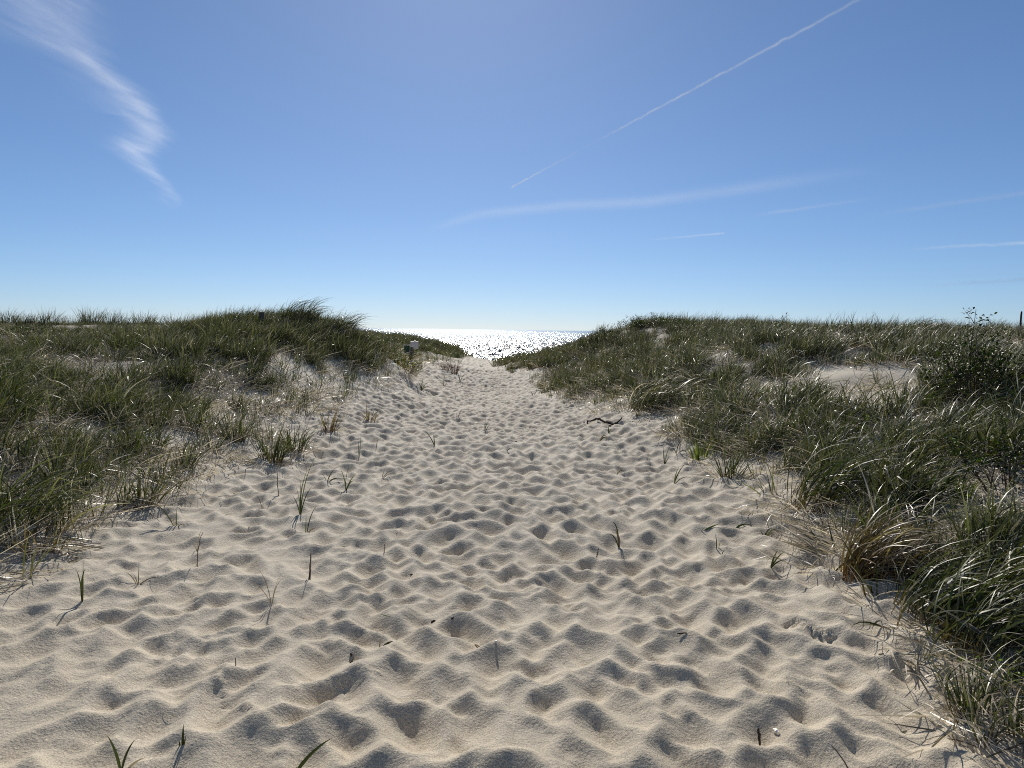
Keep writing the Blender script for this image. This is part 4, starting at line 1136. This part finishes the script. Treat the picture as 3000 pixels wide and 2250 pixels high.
# ------------------------------------------------------------------ shrubs and leafy plants
def make_shrub(name, label, cat, x, y, h, rad, nst, nleaf, leaf, lmat, tmat, r):
    root = empty(name, (x, y, gz(x, y)))
    tag(root, label, cat)
    VV, FF, o = [], [], 0
    tips = []
    for i in range(nst):
        a = r.uniform(0, 2 * np.pi)
        q = math.sqrt(r.random())
        b0 = np.array([0.3 * rad * q * math.cos(a), 0.3 * rad * q * math.sin(a), -0.05])
        hh = h * r.uniform(0.55, 1.0) * (1.05 - 0.45 * q)
        if i == 0:
            hh, q = h, 0.15
        tip = np.array([rad * q * math.cos(a), rad * q * math.sin(a) , hh])
        ctrl = b0 * 0.5 + tip * 0.5 + np.array([0, 0, 0.12 * h]) + r.normal(0, 0.06 * rad, 3)
        pts = bez(b0, ctrl, tip, 7) + r.normal(0, 0.012 * h, (7, 3)) * np.linspace(0, 1, 7)[:, None]
        rr = 0.006 * (h / 0.6) ** 0.5
        V, F = tube(pts, np.linspace(rr, rr * 0.35, 7), 4, False)
        VV.append(V); FF.append(F + o); o += len(V)
        tips.append(pts)
        for s in range(3):                      # side twigs
            k = r.integers(2, 6)
            t2 = pts[k] + np.array([r.normal(0, 0.22 * rad), r.normal(0, 0.22 * rad), r.uniform(0.02, 0.2) * h])
            p2 = bez(pts[k], (pts[k] + t2) / 2 + np.array([0, 0, 0.03 * h]), t2, 5)
            V, F = tube(p2, np.linspace(rr * 0.5, rr * 0.25, 5), 3, False)
            VV.append(V); FF.append(F + o); o += len(V)
            tips.append(p2)
    link("stems", mesh_np("stems", np.concatenate(VV), np.concatenate(FF)), tmat, root)
    # leaves sit in sprays along the outer half of the twigs
    n = nleaf
    ti = r.integers(0, len(tips), n)
    P = np.zeros((n, 3))
    for i in range(n):
        p = tips[ti[i]]
        u = r.uniform(0.35, 1.0) ** 0.7 * (len(p) - 1)
        k = min(int(u), len(p) - 2)
        P[i] = p[k] + (p[k + 1] - p[k]) * (u - k)
    P += r.normal(0, leaf * 0.75, (n, 3))
    P[:, 2] = np.maximum(P[:, 2], 0.01)
    az, el = r.uniform(0, 2 * np.pi, n), r.uniform(-0.3, 1.0, n)
    d = np.stack([np.cos(az) * np.cos(el), np.sin(az) * np.cos(el), np.sin(el)], 1)
    s = np.cross(d, np.array([0, 0, 1.0])) ; s /= np.linalg.norm(s, axis=1, keepdims=True) + 1e-6
    nn = np.cross(s, d)
    roll = r.normal(0, 0.6, n)[:, None]
    s2 = s * np.cos(roll) + nn * np.sin(roll)
    n2 = np.cross(s2, d)
    Ls = (leaf * r.uniform(0.6, 1.25, n))[:, None]
    Wd = Ls * r.uniform(0.5, 0.7, n)[:, None] * 0.5
    a0, a1, a2, a3 = P, P + d * Ls * 0.45 + s2 * Wd + n2 * Wd * 0.45, P + d * Ls, P + d * Ls * 0.45 - s2 * Wd + n2 * Wd * 0.45
    V = np.stack([a0, a1, a2, a3], 1).reshape(-1, 3)
    q = np.arange(n) * 4
    F = np.concatenate([np.stack([q, q + 1, q + 2], 1), np.stack([q, q + 2, q + 3], 1)])
    col = np.zeros((n, 4, 4)); col[..., 0] = np.where(r.random(n) < 0.06, 0.8, 0.03)[:, None]; col[..., 1] = r.random(n)[:, None]; col[..., 2] = 0.6; col[..., 3] = 1
    link("foliage", mesh_np("foliage", V, F, False, col.reshape(-1, 4)), lmat, root)["kind"] = "stuff"
    return root
r = np.random.default_rng(500)
for row in SHRUBS:
    make_shrub(*row, r)

# ------------------------------------------------------------------ high clouds: thin sunlit veils of ice, kilometres off
def veil_material(name, gain):
    m = bpy.data.materials.new(name)
    nt, out = nodes(m)
    L = nt.links.new
    at = N(nt, "ShaderNodeAttribute", attribute_name="ice")
    tr = N(nt, "ShaderNodeBsdfTransparent")
    tl = N(nt, "ShaderNodeBsdfTranslucent")
    df = N(nt, "ShaderNodeBsdfDiffuse")
    tl.inputs[0].default_value = df.inputs[0].default_value = (0.95, 0.95, 0.95, 1)
    ms = N(nt, "ShaderNodeMixShader"); ms.inputs[0].default_value = 0.5
    L(tl.outputs[0], ms.inputs[1]); L(df.outputs[0], ms.inputs[2])
    mx = N(nt, "ShaderNodeMixShader")
    L(math_node(nt, 'MULTIPLY', at.outputs["Fac"], gain, True), mx.inputs[0])
    L(tr.outputs[0], mx.inputs[1]); L(ms.outputs[0], mx.inputs[2])
    L(mx.outputs[0], out.inputs[0])
    return m

def fbm(x, y, scale, seed, octaves=4, gain=0.55):
    o, a = 0, 1.0
    for k in range(octaves):
        o = o + a * vnoise(x, y, scale, seed + k)
        scale *= 0.5
        a *= gain
    return o

def sheet_stack(name, us, vs, pos, ice, layers, depth, axis, mat):
    """several gently billowing sheets one behind the other, 'ice' = how much each holds at each vertex"""
    U, Vv = np.meshgrid(us, vs)
    VV, FF, AA, off = [], [], [], 0
    nx, ny = len(us), len(vs)
    i = np.arange((ny - 1) * (nx - 1))
    q = (i // (nx - 1)) * nx + i % (nx - 1)
    F0 = np.stack([q, q + 1, q + nx + 1, q + nx], 1)
    for k in range(layers):
        billow = depth * ((k / max(1, layers - 1) - 0.5) + 0.3 * vnoise(U, Vv, (us[-1] - us[0]) / 6, 800 + k))
        P = pos(U, Vv) + billow[..., None] * np.asarray(axis)
        VV.append(P.reshape(-1, 3)); FF.append(F0 + off); AA.append(ice(U, Vv, k).ravel()); off += nx * ny
    me = mesh_np(name, np.concatenate(VV), np.concatenate(FF))
    a = me.attributes.new("ice", 'FLOAT', 'POINT')
    a.data.foreach_set("value", np.concatenate(AA).astype(np.float32))
    return link(name, me, mat)

CIRRUS_ICE, CONTRAIL_ICE = 0.38, 0.55
M_VEIL = veil_material("cloud_ice", 1.0)
for ci, (label, A, B, wd, inten, curve, off, rough) in enumerate(CONTRAILS):
    A, B = np.array(A, float), np.array(B, float)
    ax = (B - A) / np.linalg.norm(B - A)
    c = (A + B) / 2
    ay = np.cross(c, ax); ay /= np.linalg.norm(ay)
    az = np.cross(ax, ay)
    Ln = np.linalg.norm(B - A)
    cu, co = np.array(curve), np.array(off) if off is not None else None
    def pos(U, V):
        return A + U[..., None] * ax + V[..., None] * ay
    def ice(U, V, k):
        t = U / Ln
        I = np.interp(t, cu[:, 0], cu[:, 1])
        d = V / wd
        if co is not None:
            d = d - -(np.interp(t, co[:, 0], co[:, 1]) - 0.5) * 10
        n = fbm(U, V * 4, wd * 9, 820 + ci * 10 + k)
        d = d + 0.35 * rough * fbm(U, V * 0, wd * 7, 870 + ci * 5)
        g = np.exp(-(d / 0.6) ** 2)
        return np.clip(g * I * np.clip(1 + 0.9 * rough * n, 0, 2) * inten * CONTRAIL_ICE / 2, 0, 1)
    hw = wd * (2.0 if off is None else 4.0)
    o = sheet_stack("contrail", np.linspace(0, Ln, 420), np.linspace(-hw, hw, 25), pos, ice, 2, wd, az, M_VEIL)
    tag(o, label, "contrail", "contrails high in the sky")

CY = np.array([-60, 60, 110, 150, 172, 200, 250, 300, 345, 380, 410, 432, 460, 500, 550, 610])
CX = np.array([190, 200, 205, 232, 268, 308, 362, 408, 432, 434, 418, 408, 416, 440, 478, 520])
CW = np.array([110, 104, 96, 76, 52, 42, 42, 44, 42, 44, 48, 46, 32, 23, 19, 13])
CI = np.array([.42, .5, .5, .62, .95, .85, .75, .95, 1.0, .85, .8, 1.0, .85, .75, .6, 0])
PXM = 25000 / 2254 * 0.80
cc = np.array(CIRRUS_AT, float)
fw = cc / np.linalg.norm(cc)
rt = np.cross(fw, (0, 0, 1.0)); rt /= np.linalg.norm(rt)
dn = np.cross(fw, rt)
def cpos(U, V):
    return cc + ((U - 290) * PXM)[..., None] * rt + ((V - 290) * PXM)[..., None] * dn
def cice(U, V, k):
    fa = math.radians(20)
    a, b = U * math.cos(fa) + V * math.sin(fa), -U * math.sin(fa) + V * math.cos(fa)
    fib = fbm(a, b * 6.5, 120, 840 + 7 * k, 5, 0.6)
    wob = 12 * fbm(U, V, 90, 860 + k, 3) + 24 * fbm(a, b * 5, 150, 880 + k, 3)
    d = U - np.interp(V, CY, CX) + wob
    w = np.interp(V, CY, CW) * np.where(d > 0, 0.75, 1.35)
    g = np.exp(-(d / w) ** 2) + 0.25 * np.exp(-(np.minimum(d, 0) / (w * 2.2)) ** 2) * (d < 0) * (V < 330)
    edge = smooth(-45, 20, U) * (1 - smooth(560, 600, U)) * (1 - smooth(590, 640, V))
    return np.clip(g * np.interp(V, CY, CI) * np.clip(0.64 + 0.36 * fib, 0, 2) * edge * CIRRUS_ICE / 3, 0, 1)
o = sheet_stack("cirrus_cloud", np.linspace(-60, 620, 230), np.linspace(-80, 640, 260), cpos, cice, 3, 600, fw, M_VEIL)
tag(o, "wispy S-shaped cirrus streak trailing down the upper left sky", "cloud")
